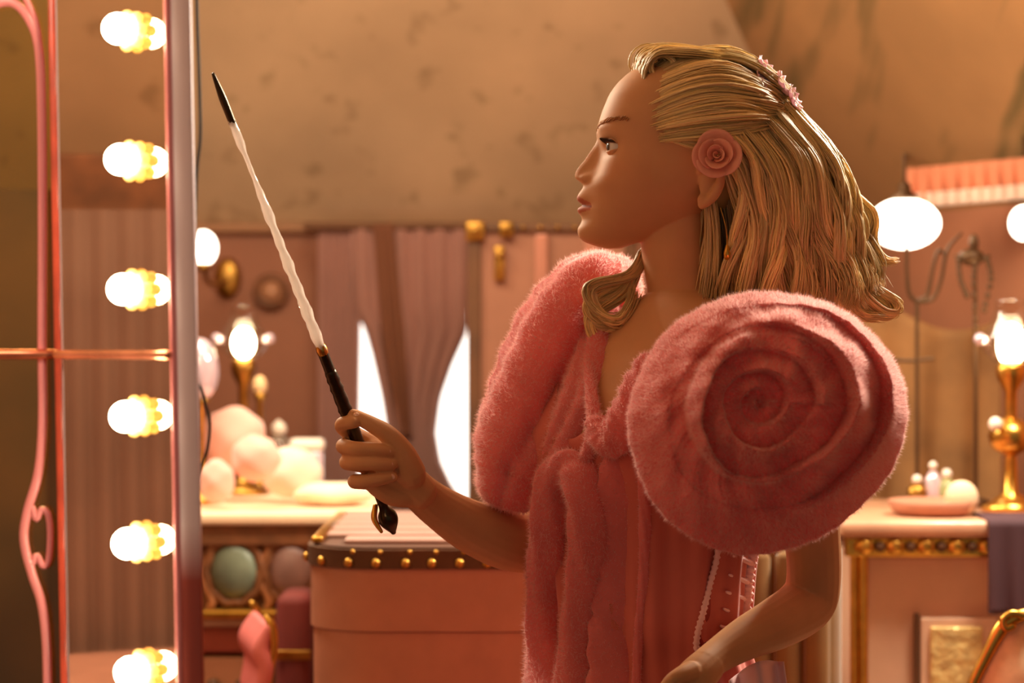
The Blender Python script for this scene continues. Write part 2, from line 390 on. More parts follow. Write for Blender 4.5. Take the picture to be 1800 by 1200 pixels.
# six bulbs: scalloped gilt collar, socket, globe
bz = [-172, 55, 283, 509, 731, 952, 1176, 1400]
mount = A+mdir*.041
bulb0 = None
for k, py in enumerate(bz):
    c0 = lean(Vector((mount.x, mount.y, ZC-(py-600)*mount.y/F)))
    rot = mn.to_track_quat('Z', 'Y').to_matrix().to_4x4()
    mtx = Matrix.Translation(c0) @ rot
    if bulb0 is None:
        gl = sphere((0, 0, .0215), .0140, 20, 14)
        bulb0 = obj('light_bulb', joinvf(gl, lathe([(.006, .004), (.008, .012)], 14)), m_bulb, van)
        lobes = joinvf(*[sphere((.0135*math.cos(a), .0135*math.sin(a), .0065), .0060, 10, 8) for a in [i*math.pi/3.5 for i in range(7)]])
        col0 = obj('collar', joinvf(lathe([(.012, .0005), (.013, .003), (.009, .006), (.006, .008)], 20), lobes), M('gilt_glass_collar', (255, 238, 196), .15, 0, var=.10, alpha_mix=.5), bulb0)
        bulb0.matrix_local = mtx
    else:
        b = share('light_bulb', bulb0, van, mtx); share('collar', col0, b, Matrix.Identity(4))
# cable behind the edge board
cb = [(352, -20), (353, 40), (356, 150), (357, 240), (350, 310), (346, 450), (345, 640), (358, 690), (370, 740), (366, 790), (352, 836), (345, 950), (345, 1250)]
obj('power_cable', tube([VW(px-(py-600)*LEAN*.7-3, py, mR[1]+.03) for px, py in cb], .0016, 6, 80), m_black, van)
obj('foot', leanvf(box(-.86, mR[0]+.03, 2.02, 2.30, 0, .035, .006)), m_lilac, van)

# ------------------------------------------------------------------ background furniture
def oval_plate(c, rx, rz, bulge, n=28, rings=6):
    """shallow convex oval facing the camera"""
    V = [Vector((c.x, c.y-bulge, c.z))]; Fc = []
    for i in range(1, rings+1):
        q = i/rings
        for j in range(n):
            a = 2*math.pi*j/n; V.append(Vector((c.x+rx*q*math.cos(a), c.y-bulge*math.sqrt(max(0, 1-q*q)), c.z+rz*q*math.sin(a))))
    for j in range(n): Fc.append((0, 1+(j+1) % n, 1+j))
    for i in range(rings-1):
        for j in range(n): Fc.append((1+i*n+j, 1+i*n+(j+1) % n, 1+(i+1)*n+(j+1) % n, 1+(i+1)*n+j))
    V += [Vector((p.x, c.y+.01, p.z)) for p in V[1+(rings-1)*n:1+rings*n]]; b0 = 1+rings*n
    for j in range(n): Fc.append((b0-n+j, b0-n+(j+1) % n, b0+(j+1) % n, b0+j))
    Fc.append(tuple(range(b0, b0+n)))
    return V, Fc
def oval_ring(c, rx, rz, r, lob=0, amp=0):
    pts = []
    for k in range(49):
        a = 2*math.pi*k/48; q = 1+amp*math.cos(lob*a); pts.append((c.x+rx*q*math.cos(a), c.y, c.z+rz*q*math.sin(a)))
    return tube(pts, r, 8, 97)

# small round picture, wall lamp
c = W(475, 512, 4.97)
t = thing('wall_medallion', 'small round dark-rimmed medallion on the pink back wall', 'wall ornament')
obj('rim', xf(lathe([(.022, 0), (.036, .002), (.040, .012), (.034, .022), (.024, .020), (.022, .012)], 28), Matrix.Translation(c+Vector((0, .025, 0))) @ Matrix.Rotation(math.pi/2, 4, 'X')), m_carv, t)
obj('boss', oval_plate(c+Vector((0, .012, 0)), .023, .023, .014), M('tan_enamel', (190, 132, 96), .5), t)

c = W(357, 436, 4.6)
t = thing('wall_sconce', 'globe wall lamp glowing white just behind the edge of the vanity mirror', 'lamp')
obj('globe', sphere(c, .028, 20, 14, (1, 1, 1.25)), m_globe, t)
obj('bracket', joinvf(tube([c+Vector((0, 0, -.03)), c+Vector((0, .1, -.07)), c+Vector((0, .41, -.05))], .006, 8, 14), lathe([(.012, 0), (.02, .008), (.012, .018)], 16, c+Vector((0, 0, -.045)))), m_brass, t)
obj('back_plate', oval_plate(c+Vector((0, .39, -.05)), .03, .045, .012), m_brass, t)

# tall rose steamer trunk
t = thing('steamer_trunk', 'tall upright rose steamer trunk with dark gold-cornered edges behind the raised sleeve', 'trunk')
a = W(822, 392, 4.2); b = W(1120, 392, 4.2); tx0, tx1, tz = a.x, b.x, a.z
obj('body', box(tx0+.004, tx1-.004, 4.205, 4.6, 0, tz-.004, .006), m_trunk2, t, False)
ew = .024
obj('edge_binding', box(tx0, tx0+ew, 4.196, 4.225, .01, tz-.02, .003), m_dark, t, False)
obj('edge_binding', box(tx1-ew, tx1, 4.196, 4.225, .01, tz-.02, .003), m_dark, t, False)
obj('edge_binding', box(tx0+.03, tx1-.03, 4.196, 4.225, tz-.016, tz, .003), m_dark, t, False)
for px in (952, 1040):
    x = W(px, 400, 4.2).x; obj('slat', box(x-.012, x+.012, 4.194, 4.206, .02, tz-.02, .004), M('slat_rose', (168, 106, 84), .5), t, False)
obj('corner_cap', joinvf(box(tx0-.004, tx0+.032, 4.188, 4.235, tz-.034, tz+.004, .006), sphere((tx0+.015, 4.188, tz-.014), .008, 12, 8)), m_brass, t)
obj('corner_cap', joinvf(box(tx1-.032, tx1+.004, 4.188, 4.235, tz-.034, tz+.004, .006), sphere((tx1-.015, 4.188, tz-.014), .008, 12, 8)), m_brass, t)
c = W(890, 402, 4.19); obj('hasp', joinvf(box(c.x-.013, c.x+.013, 4.186, 4.2, c.z-.016, c.z+.013, .004), sphere((c.x, 4.186, c.z), .007, 10, 8)), m_brass, t)
c = W(878, 460, 4.19); obj('clasp', joinvf(box(c.x-.010, c.x+.010, 4.19, 4.206, c.z-.035, c.z+.03, .004), sphere((c.x, 4.188, c.z+.012), .008, 10, 8)), m_brass, t)
for k in range(6):
    x = tx0+.07+k*.032; obj('stud', sphere((x, 4.194, tz-.008), .004, 8, 6), m_brass, t)

# dresser on the left with its top full of toiletries
t = thing('dresser', 'carved dressing table with oval medallions on its front, left of the pink trunk', 'dresser')
dz = W(0, 900, 3.72).z; dx0, dx1 = W(300, 900, 3.72).x, W(640, 900, 3.72).x
obj('top', box(dx0-.02, dx1+.02, 3.70, 4.34, dz-.02, dz, .006), m_cream, t, False)
obj('apron', box(dx0-.01, dx1+.01, 3.712, 3.76, dz-.055, dz-.0205, .004), m_carv, t, False)
obj('carcass', box(dx0, dx1, 3.74, 4.32, 0, dz-.021, .004), M('brown_rose_wood', (134, 84, 58), .55, var=.25, scale=9), t, False)
def med(px, py, mat, rx, rz):
    c = W(px, py, 3.725); o = obj('medallion', oval_plate(c, rx, rz, .018), mat, t)
    obj('medallion_frame', joinvf(oval_ring(c, rx+.006, rz+.006, .008, 10, .03), *[sphere((c.x+s*rx*.45, c.y, c.z+rz+.016+(.012 if s == 0 else 0)), .018, 12, 8, (1, .6, .8)) for s in (-1, 0, 1)]), m_carv, o)
med(412, 1003, m_teal, .039, .047); med(512, 1003, m_mauve, .036, .047)
for px in (362, 462, 560):
    c = W(px, 1010, 3.73)
    obj('carved_scroll', tube([c+Vector((.0, 0, .085)), c+Vector((.012, -.004, .05)), c+Vector((-.006, -.004, .0)), c+Vector((.012, -.004, -.04)), c+Vector((.0, 0, -.06))], [.005, .008, .006, .008, .005], 8), M('pale_carving', (186, 124, 84), .5), t)
lz = W(0, 1068, 3.72).z
obj('ledge', box(dx0-.012, dx1+.012, 3.69, 3.76, lz-.016, lz, .005), m_brass, t, False)
z0, z1 = W(0, 1092, 3.7).z, W(0, 1148, 3.7).z
dr = obj('drawer', box(dx0+.01, W(466, 0, 3.7).x, 3.70, 3.745, z1, z0, .005), M('oxblood_lacquer', (140, 56, 38), .4, var=.15), t, False)
obj('drawer_edge', box(dx0+.01, W(466, 0, 3.7).x, 3.694, 3.70, z0-.008, z0+.004, .002), m_trunk2, dr, False)
z2 = W(0, 1215, 3.7).z
dr = obj('drawer', box(dx0+.01, W(430, 0, 3.7).x, 3.705, 3.745, z2-.06, z1-.006, .005), M('rose_drawer', (186, 124, 92), .5), t, False)
for px in (375, 425): obj('knob', sphere(W(px, 1205, 3.7), .012, 14, 10), m_dark, dr)

def on_dresser(px, Y): return Vector(((px-900)*Y/F, Y, dz))
# oil-lamp style table lamp
def chimney_lamp(name, label, base, zglow, hb, rg, matb, scale=1.0, knob=True):
    t = thing(name, label, 'lamp', None)
    x, y, z = base; h = zglow-z
    prof = [(.045, 0), (.046, .008), (.030, .016), (.012, .03), (.009, h*.35), (.016, h*.42), (.009, h*.5), (.010, h*.72), (.022, h*.80), (.024, h*.86), (.016, h*.9)]
    obj('stand', lathe([(r*scale, q) for r, q in prof], 24, base), matb, t)
    obj('flame_globe', sphere((x, y, zglow), rg, 18, 14, (1, 1, hb)), m_flame, t)
    g = rg*2.0
    ch = obj('glass_chimney', lathe([(g*.55, -rg*1.3), (g*.95, -rg*.5), (g, 0), (g*.9, rg*.9), (g*.6, rg*2.0), (g*.5, rg*3.0), (g*.55, rg*3.2)], 24, (x, y, zglow)), None, t)
    me = ch.data; me.materials.append(thin_glass)
    for s in (-1, 1):
        obj('side_drop', sphere((x+s*g*1.15, y-.01, zglow+rg*.4), rg*.45, 12, 8), m_iri, t)
    return t
def thin():
    m = bpy.data.materials.new('thin_glass'); m.use_nodes = True; nt = m.node_tree; L = nt.links
    a = nt.nodes.new('ShaderNodeBsdfTransparent'); a.inputs['Color'].default_value = (.97, .93, .88, 1)
    g = nt.nodes.new('ShaderNodeBsdfGlossy'); g.inputs['Roughness'].default_value = .12
    lw = nt.nodes.new('ShaderNodeLayerWeight'); lw.inputs['Blend'].default_value = .25
    mx = nt.nodes.new('ShaderNodeMixShader'); L.new(lw.outputs['Facing'], mx.inputs[0])
    L.new(a.outputs[0], mx.inputs[1]); L.new(g.outputs[0], mx.inputs[2]); L.new(mx.outputs[0], nt.nodes['Material Output'].inputs['Surface'])
    return m
thin_glass = thin()
p = on_dresser(428, 4.15)
chimney_lamp('oil_lamp', 'brass oil lamp glowing on the dressing table, left of the wand', p, W(424, 603, 4.15).z, 1.35, .021, m_brass)

# iridescent glass ball on a stand behind the mirror edge
p = on_dresser(352, 3.9); t = thing('glass_ball', 'iridescent glass ball on a slim stand beside the vanity mirror edge', 'ornament')
cz = W(0, 650, 3.9).z
obj('ball', sphere((p.x, p.y, cz), .042, 24, 16, (.75, .75, 1.3)), m_iri, t)
obj('stand', lathe([(.035, 0), (.03, .01), (.008, .03), (.007, cz-dz-.06), (.02, cz-dz-.05)], 18, p), m_brass, t)

def puff(name, label, px, py, Y, r, sc, mat, cat='powder puff'):
    """soft lumpy puff resting on the dresser"""
    c = W(px, py, Y); v, f = sphere((0, 0, 0), r, 28, 18, sc); ph = rng.uniform(0, 6, 3)
    V = []
    for p in v:
        q = Vector(p); n = 1+.05*math.sin(q.x/r*5+ph[0])*math.sin(q.z/r*6+ph[1])+.03*math.sin(q.y/r*9+ph[2]); V.append(c+q*n)
    o = obj(name, (V, f), mat); tag(o, label, cat, 'puffs and boxes on the dressing table'); return o
puff('powder_puff', 'large round pink powder puff leaning on the dressing table', 408, 770, 3.95, .058, (1, .8, .95), m_puff)
puff('powder_puff', 'small pale pink puff lying lowest beside the mirror edge', 379, 846, 3.78, .031, (1, .9, 1.2), m_puff)
puff('powder_puff', 'broad cream powder puff beside the hand holding the wand', 512, 830, 3.92, .05, (1.05, .8, .9), M('cream_puff', (255, 214, 196), .9, sheen=.5))
puff('powder_puff', 'pink powder puff squeezed between the large puff and the cream one', 450, 805, 3.80, .040, (1, .8, .95), m_puff)
puff('powder_puff', 'flat cream puff lying on the dressing table just left of the fist', 585, 868, 3.86, .05, (1.3, .9, .42), M('ivory_puff', (255, 226, 196), .9, sheen=.5))
t = thing('perfume_bottle', 'small clear perfume bottle with a pointed stopper behind the puffs', 'bottle')
c = on_dresser(490, 4.25); hz = W(0, 740, 4.25).z-dz
obj('flask', lathe([(.022, 0), (.026, .01), (.024, hz*.7), (.012, hz*.8)], 18, c), m_glass, t); obj('stopper', lathe([(.008, hz*.8), (.015, hz*.88), (.012, hz*.95), (.002, hz*1.02)], 14, c), m_white, t)
t = thing('trinket_box', 'pale lilac trinket box standing behind the cream puff', 'box')
c = on_dresser(540, 4.14); hz = W(0, 772, 4.1).z-dz
obj('box_body', box(c.x-.028, c.x+.028, c.y-.02, c.y+.02, dz, dz+hz*.78, .005), m_iri, t); obj('lid', box(c.x-.031, c.x+.031, c.y-.022, c.y+.022, dz+hz*.79, dz+hz, .008), m_white, t)
t = thing('glass_candlestick', 'short brass candlestick with a round amber drop right of the oil lamp', 'candlestick')
c = on_dresser(457, 4.22); hz = W(0, 690, 4.22).z-dz
obj('stem', lathe([(.025, 0), (.02, .01), (.006, .02), (.006, hz*.9), (.014, hz)], 16, c), m_brass, t); obj('drop', sphere((c.x, c.y, dz+hz+.012), .013, 14, 10, (1, 1, 1.5)), m_chairc, t)

# studded pink trunk in front
t = thing('studded_trunk', 'large pink trunk with a dark studded rim and slatted lid beside the forearm', 'trunk')
ty = 3.1; a = W(535, 962, ty); sx0, sx1, sz, sy1 = a.x, .26, a.z, 3.70; rr = .10
def roundplan(x0, x1, y0, y1, r, ins=0, n=8):
    P = []
    for cx, cy, a0 in ((x0+r, y0+r, math.pi), (x1-r, y0+r, 1.5*math.pi), (x1-r, y1-r, 0), (x0+r, y1-r, .5*math.pi)):
        for k in range(n+1):
            a = a0+k*math.pi/2/n; P.append((cx+(r-ins)*math.cos(a), cy+(r-ins)*math.sin(a)))
    return P
def plate(P, z0, z1):
    n = len(P); lo = [(x, y, z0) for x, y in P]; hi = [(x, y, z1) for x, y in P]
    return lo+hi+lo+hi, [tuple(range(2*n, 3*n))[::-1], tuple(range(3*n, 4*n))]+[(i, (i+1) % n, n+(i+1) % n, n+i) for i in range(n)]
PL = roundplan(sx0, sx1, ty, sy1, rr); PI = roundplan(sx0, sx1, ty, sy1, rr, .004)
bz0 = W(0, 1000, ty).z; sm = W(0, 1110, ty).z
def autosm(o):
    for p in o.data.polygons: p.use_smooth = len(p.vertices) == 4
    return o
autosm(obj('lower_body', plate(PI, 0, sm-.0015), m_trunk, t)); autosm(obj('upper_body', plate(PL, sm, bz0), m_trunk, t))
rim = autosm(obj('rim_band', plate(roundplan(sx0, sx1, ty, sy1, rr, -.004), bz0, sz-.003), m_dark, t))
autosm(obj('lid', plate(PI, sz-.003, sz), M('lid_brown', (92, 58, 44), .5), t))
for k in range(6):
    y = ty+.05+k*.095; ins = .05 if k == 0 else .012
    obj('slat', box(sx0+ins, sx1-ins, y, y+.058, sz, sz+.007, .003), m_slat, t, False)
obj('corner_stay', box(sx0+.004, sx0+.02, ty+.06, sy1-.06, sz+.001, sz+.010, .003), m_gold, t)
st0 = None; PB = roundplan(sx0, sx1, ty, sy1, rr, -.005, 24)
zst = W(0, 989, ty).z
stud_px = [538, 566, 611, 661, 713, 759, 808, 856, 905, 955, 1005, 1055, 1105]
for px in stud_px:
    best = min((p for p in PB if p[1] < ty+rr+.01), key=lambda p: abs(900+p[0]/p[1]*F-px)) if px < 650 else ((px-900)*ty/F, ty-.005)
    nx = Vector((min(0, best[0]-(sx0+rr)), min(0, best[1]-(ty+rr)), 0)) if px < 650 else Vector((0, -1, 0)); nx.normalize()
    mt = Matrix.Translation((best[0], best[1], zst)) @ nx.to_track_quat('Z', 'Y').to_matrix().to_4x4()
    if st0 is None:
        st0 = obj('stud', lathe([(.0065, -.001), (.0065, .002), (.005, .0045), (.002, .006)], 12), m_gold, t); st0.matrix_local = mt
    else: share('stud', st0, t, mt)
    if px > 600: share('small_stud', st0, t, Matrix.Translation((best[0]+.006, best[1]-.0006, sz-.006)) @ nx.to_track_quat('Z', 'Y').to_matrix().to_4x4() @ Matrix.Scale(.5, 4))

# small gilt chair between dresser and trunk
t = thing('gilt_chair', 'little gilt chair with a pink padded back below the dressing table', 'chair')
Y = 3.3
pth = [W(p[0], p[1], Y) for p in [(462, 1330), (466, 1240), (474, 1180), (482, 1135), (478, 1100), (468, 1085)]]
obj('back_post', tube(pth, [.007, .006, .006, .006, .007, .004], 10), m_gold, t)
obj('back_post', tube([p+Vector((-.04, .17, 0)) for p in pth], .006, 10), m_gold, t)
pad = [W(p[0], p[1], Y) for p in [(470, 1105), (457, 1140), (466, 1175), (455, 1225)]]
obj('padded_back', joinvf(*[tube([p+Vector((-d*.04*.9, d*.17*.9, 0)) for p in pad], [.008, .014, .013, .010], 10) for d in np.linspace(0, 1, 8)]), m_blush, t)
b = W(462, 1330, Y)
obj('seat', box(b.x-.26, b.x+.005, Y-.02, Y+.19, .44, .51, .02), m_blush, t)
for dx, dy in ((-.24, 0), (.0, 0), (-.25, .17), (-.04, .17)): obj('leg', tube([(b.x+dx, Y+dy, 0), (b.x+dx, Y+dy, .45)], [.008, .014], 8, 4), m_gold, t)
obj('back_stay', tube([b, (b.x, Y, .48)], .007, 8, 3), m_gold, t); obj('back_stay', tube([b+Vector((-.04, .17, 0)), (b.x-.04, Y+.17, .48)], .006, 8, 3), m_gold, t)

# crimson cloth-covered stand behind the gilt chair
t = thing('crimson_stool', 'dark crimson upholstered stool wedged between dressing table and pink trunk', 'stool')
xa, xb = W(486, 0, 3.55).x, W(535, 0, 3.55).x; zt = W(0, 1050, 3.5).z
obj('cover', box(xa, xb+.01, 3.53, 3.66, .06, zt, .015), M('crimson_cloth', (110, 36, 30), .8, var=.2), t)
obj('gilt_band', box(xa-.002, xb+.012, 3.527, 3.533, zt-.10, zt-.085, .001), m_brass, t)
for dx in (xa+.013, xb-.003):
    obj('leg', tube([(dx, 3.6, 0), (dx, 3.6, .07)], .010, 8, 2), m_brass, t)

# ------------------------------------------------------------------ right side
t = thing('cabinet', 'pink cabinet with gilt corner post and scalloped gilt frieze at the right', 'cabinet')
cy = 3.4; a = W(1482, 914, cy); kx0, kx1, kz, ky1 = a.x, W(1860, 0, cy).x, a.z, 3.86
obj('top', box(kx0-.005, kx1+.005, cy-.012, ky1, kz-.026, kz, .008), M('peach_top', (206, 152, 120), .4, coat=.3), t)
obj('body', box(kx0+.02, kx1-.01, cy+.03, ky1-.01, 0, kz-.056, .004), M('peach_panel', (216, 172, 144), .5, var=.08), t, False)
fr = obj('frieze', box(kx0+.005, kx1, cy+.004, cy+.03, kz-.055, kz-.027, .002), m_gold, t, False)
for k, px in enumerate(range(1520, 1850, 27)):
    c = W(px, 961, cy-.004)
    if k % 2 == 0: obj('gilt_shell', sphere(c, .012, 14, 8, (1.2, .5, .9)), m_gold, fr)
    else: obj('dark_boss', sphere(c, .008, 12, 8, (1, .6, 1)), m_dark, fr)
for px, r in ((1503, .006), (1519, .008)):
    x = W(px, 0, cy).x; obj('corner_post', tube([(x, cy+.012, 0), (x, cy+.012, kz-.057)], r, 12, 3), m_gold, t)
xd = W(1612, 0, cy).x
z0 = W(0, 1088, cy).z
obj('stile', box(W(1612, 0, cy).x, W(1621, 0, cy).x, cy+.018, cy+.034, 0, z0+.006, .002), m_dark, t, False)
dr = obj('door', box(W(1622, 0, cy).x, W(1760, 0, cy).x, cy+.016, cy+.034, 0, z0, .003), M('peach_door', (220, 178, 150), .5), t, False)
obj('gilt_panel', box(W(1638, 0, cy).x, W(1730, 0, cy).x, cy+.008, cy+.018, .1, W(0, 1103, cy).z, .003), m_goldpan, dr, False)

def cl(u, v):
    px = 1737+130*u; p = W(px, 975+105*v, cy-.02); p.y -= .006*math.sin(u*19)*(.3+v); p.z += .004*math.sin(u*11)*v
    return p
def cl2(u, v):
    p0 = W(1737+130*u, 0, cy-.02)
    if v < .25: return Vector((p0.x, cy+.1-.5*v*.5, kz+.003))
    w = (v-.25)/.75; return Vector((p0.x, cy-.022-.006*math.sin(u*19)*w, kz+.002-w*(kz-W(0, 1078, cy).z)))
o = obj('cloth_runner', sheet(cl2, 30, 24), m_plum); solid(o, .003); tag(o, 'plum cloth hanging over the front of the pink cabinet', 'cloth')

def on_cab(px, Y): return Vector(((px-900)*Y/F, Y, kz))
p = on_cab(1777, 3.58)
L2 = chimney_lamp('oil_lamp', 'tall brass oil lamp glowing on the pink cabinet at the right edge', p, W(0, 606, 3.58).z, 1.6, .022, m_gold)
obj('side_drop', sphere(W(1750, 745, 3.55), .011, 12, 10), m_white, L2); obj('brass_bowl', lathe([(.01, 0), (.03, .012), (.036, .03), (.03, .046), (.012, .06)], 20, W(1777, 800, 3.58)), m_gold, L2)
t = thing('shell_dish', 'low pink dish with a cream scalloped shell on the cabinet top', 'dish')
c = on_cab(1640, 3.5)
obj('dish', lathe([(.05, 0), (.062, .006), (.07, .022), (.066, .024), (.055, .010)], 28, c), m_trunk, t)
obj('cream_shell', sphere((W(1690, 0, 3.47).x, 3.47, kz+.028), .026, 18, 12, (1, .8, 1.05)), m_cream, t)
for k, (px, h, r) in enumerate(((1612, .05, .013), (1640, .075, .011), (1664, .06, .014))):
    t = thing('scent_bottle', ['squat amber scent bottle leftmost on the cabinet top', 'slim tall scent bottle standing middle behind the pink dish', 'round green-tinted scent bottle right of the slim one'][k], 'bottle', 'scent bottles on the cabinet')
    c = on_cab(px, 3.66)
    obj('flask', lathe([(r, 0), (r*1.25, h*.2), (r*1.2, h*.6), (r*.5, h*.78)], 16, c), [m_brass, m_iri, M('green_glass', (150, 150, 104), .15, var=.1)][k], t)
    obj('stopper', sphere((c.x, c.y, kz+h*.9), r*.6, 12, 8), m_white, t)

# hanging opal lamp
t = thing('pendant_lamp', 'flattened white opal pendant lamp hanging beside the blonde hair', 'lamp')
c = W(1590, 393, 3.85)
obj('opal_globe', sphere(c, .060, 28, 18, (1, 1, .72)), m_globe, t)
obj('cap', lathe([(.022, .040), (.024, .046), (.012, .054), (.010, .066), (.004, .072)], 18, c), m_iron, t)
obj('chain', tube([c+Vector((0, 0, .068)), W(1590, 272, 3.85)], .003, 6, 4), m_iron, t); obj('bracket_arm', tube([W(1590, 275, 3.85), W(1590, 274, 4.3), W(1590, 274, 4.75)], .004, 8, 10), m_iron, t)
t = thing('pendant_lamp', 'pendant lamp glowing softly at the far right edge of the picture', 'lamp')
c = W(1800, 392, 4.1)
obj('opal_globe', sphere(c, .026, 20, 14, (1, 1, 1.2)), m_globe, t); obj('chain', tube([c+Vector((0, 0, .03)), c+Vector((0, 0, .6))], .003, 6, 4), m_iron, t)
# wrought-iron jewellery stand with bead strings
t = thing('jewellery_stand', 'dark iron jewellery stand with curled hooks under the opal lamp', 'stand')
Y = 3.75; c = on_cab(1612, Y)
obj('stem', joinvf(lathe([(.04, 0), (.036, .008), (.006, .016)], 18, c), tube([c, W(1612, 700, Y), W(1612, 530, Y)], .0035, 8, 10)), m_iron, t)
for pts in ([(1612, 530), (1598, 515), (1594, 470), (1594, 425)], [(1612, 530), (1630, 518), (1640, 470), (1650, 440), (1660, 448)], [(1612, 530), (1640, 525), (1655, 490), (1665, 440), (1690, 410)]):
    obj('hook', tube([W(p[0], p[1], Y) for p in pts], [.004, .0035, .003, .003, .002][:len(pts)], 8), m_iron, t)
obj('cross_bar', tube([W(1565, 632, Y), W(1600, 634, Y), W(1640, 630, Y)], .003, 8, 8), m_iron, t)
t = thing('bead_strings', 'dark bead strings hanging from an iron finial left of the right-hand oil lamp', 'beads')
Y = 3.7; c = on_cab(1715, Y)
obj('finial_post', joinvf(tube([c, W(1715, 640, Y), W(1713, 430, Y)], .0035, 8, 8), lathe([(.03, 0), (.028, .008), (.006, .014)], 16, c), sphere(W(1712, 428, Y), .010, 12, 8, (.8, .8, 1.6)), sphere(W(1708, 452, Y), .018, 14, 8, (1.2, 1, .8))), m_iron, t)
for pts in ([(1685, 455), (1688, 490), (1700, 520)], [(1715, 460), (1712, 500), (1716, 575)], [(1735, 455), (1742, 490), (1730, 545)]):
    P = catmull([W(p[0], p[1], Y-.012) for p in pts], 9)
    s = obj('bead_string', joinvf(tube(P[::4], .001, 5, 6), *[sphere(q, .0048, 8, 6) for q in P]), m_iron, t)
obj('cross_arm', tube([W(1682, 450, Y-.01), W(1710, 462, Y-.01), W(1738, 450, Y-.01)], .003, 8, 10), m_iron, t)
# gathered canopy on the right wall
def can(u, v):
    px = 1595+240*u; Y = 4.25-.2*u; p = W(px, 296-22*u+(62+6*u)*v, Y); p.y -= .008*math.sin(u*60)*(.3+v); p.z += .006*math.sin(u*23)*v; return p
o = obj('canopy_valance', sheet(can, 90, 10), M('peach_valance', (226, 140, 104), .8)); solid(o, .004); tag(o, 'peach gathered valance along the right wall above the pendant lamp', 'valance')
def can2(u, v):
    px = 1610+230*u; Y = 4.24-.2*u; p = W(px, 340-20*u+(26)*v, Y-.012); p.y -= .006*math.sin(u*70); return p
o2 = obj('fringe', sheet(can2, 90, 5), M('pale_fringe', (246, 214, 196), .8), o); solid(o2, .003)
# hanging drapes behind the cabinet
def bd(u, v):
    px = 1490+270*u; p = W(px, 470+110*math.sin(u*2.2)+(480-110*math.sin(u*2.2))*v, 4.1-.1*u); p.y += .006*math.sin(u*23+v)*(.4+v); return p
o = obj('wall_hanging', sheet(bd, 90, 20), M('olive_gold_cloth', (150, 106, 62), .8, var=.3, scale=9)); solid(o, .003); tag(o, 'olive gold drape behind the cabinet bottles and iron stands', 'curtain')
# gilt chairs with cream upholstery (right corner) and gold velvet chair behind the gown
t = thing('gilt_armchair', 'gilt armchair with cream upholstery cut by the lower right corner', 'chair')
Y = 2.95
arc = [W(p[0], p[1], Y) for p in [(1690, 1330), (1700, 1230), (1735, 1150), (1765, 1098), (1800, 1080), (1860, 1072)]]
obj('gilt_frame', tube(arc, [.006, .007, .008, .010, .008, .007], 12), m_gold, t)
def up(u, v):
    k = u*(len(arc)-1); i = min(int(k), len(arc)-2); p = arc[i].lerp(arc[i+1], k-i)
    q = Vector((W(1860, 0, Y).x, Y+.02, arc[0].z)); r = p.lerp(q, v); r.y = Y+.012-.04*math.sin(math.pi*v)*math.sin(math.pi*u); return r
o = obj('upholstered_back', sheet(up, 30, 20), m_chairc, t); solid(o, .01)
obj('scroll', tube([W(p[0], p[1], Y-.01) for p in [(1800, 1082), (1778, 1078), (1763, 1090), (1768, 1104), (1780, 1100)]], .005, 8), m_gold, t)
bx = W(1700, 0, Y).x
obj('seat', box(bx-.02, bx+.5, Y-.1, Y+.4, .40, .48, .02), m_chairc, t)
obj('stile', tube([arc[0], (bx, Y, .45)], .008, 8, 4), m_gold, t)
for dx, dy in ((0, -.08), (.48, -.08), (0, .38), (.48, .38)): obj('leg', tube([(bx+dx, Y+dy, 0), (bx+dx, Y+dy, .42)], [.010, .018], 8, 4), m_gold, t)
t = thing('velvet_armchair', 'gold velvet armchair behind the pink gown, seen through the crooked arm', 'chair')
Y = 3.15; xa, xb = W(1305, 0, Y).x-.02, W(1488, 0, Y).x; zt = W(0, 930, Y).z
xa = max(xa, .275)
def vb(th, s): return 1
P = roundplan(xa, xb, Y, Y+.12, .05)
bk = obj('backrest', joinvf(plate(P, .35, zt-.03), plate(roundplan(xa, xb, Y, Y+.12, .05, .018), zt-.03, zt)), m_goldv, t, False)
for k in range(3):
    x = xa+(k+1)*(xb-xa)/4; obj('channel', tube([(x, Y-.004, .5), (x, Y-.004, zt-.04)], .018, 10, 3, flat=.6), m_goldv, t)
obj('seat', box(xa-.02, xb+.02, Y+.12, Y+.5, .30, .48, .03), m_goldv, t)
for dx, dy in ((xa, .03), (xb, .03), (xa, .45), (xb, .45)): obj('leg', tube([(dx, Y+dy, 0), (dx, Y+dy, .36)], [.010, .016], 8, 4), m_gold, t)

# ------------------------------------------------------------------ the person
Y0 = 2.6; S = Y0/F
def H(u, v, w=0):                        # head space: photograph pixels at the depth of the head, w towards (-) or away from (+) the camera
    return Vector(((u-900)*S, Y0+w*S, ZC-(v-600)*S))
def I1(x, pts): return float(np.interp(x, [p[0] for p in pts], [p[1] for p in pts]))
def smooth_table(pts, n=140):
    v = np.linspace(pts[0][0], pts[-1][0], n)
    # monotone-ish cubic through catmull in the parameter, then resample
    xs = np.array([p[0] for p in pts], float); ys = np.array([p[1] for p in pts], float)
    d = np.gradient(ys, xs); out = []
    for x in v:
        i = min(max(np.searchsorted(xs, x)-1, 0), len(xs)-2); h = xs[i+1]-xs[i]; t = (x-xs[i])/h
        out.append((2*t**3-3*t**2+1)*ys[i]+(t**3-2*t**2+t)*h*d[i]+(-2*t**3+3*t**2)*ys[i+1]+(t**3-t**2)*h*d[i+1])
    return v, np.array(out)
uf_t = smooth_table([(106, 1190), (112, 1150), (122, 1118), (140, 1092), (160, 1075), (187, 1062), (210, 1054), (225, 1051), (240, 1051), (258, 1054), (275, 1054),
                     (290, 1050), (305, 1042), (318, 1032), (328, 1026), (340, 1024), (360, 1023), (380, 1022), (394, 1020), (402, 1018), (410, 1018), (418, 1021), (426, 1030), (432, 1046), (437, 1066)], 240)
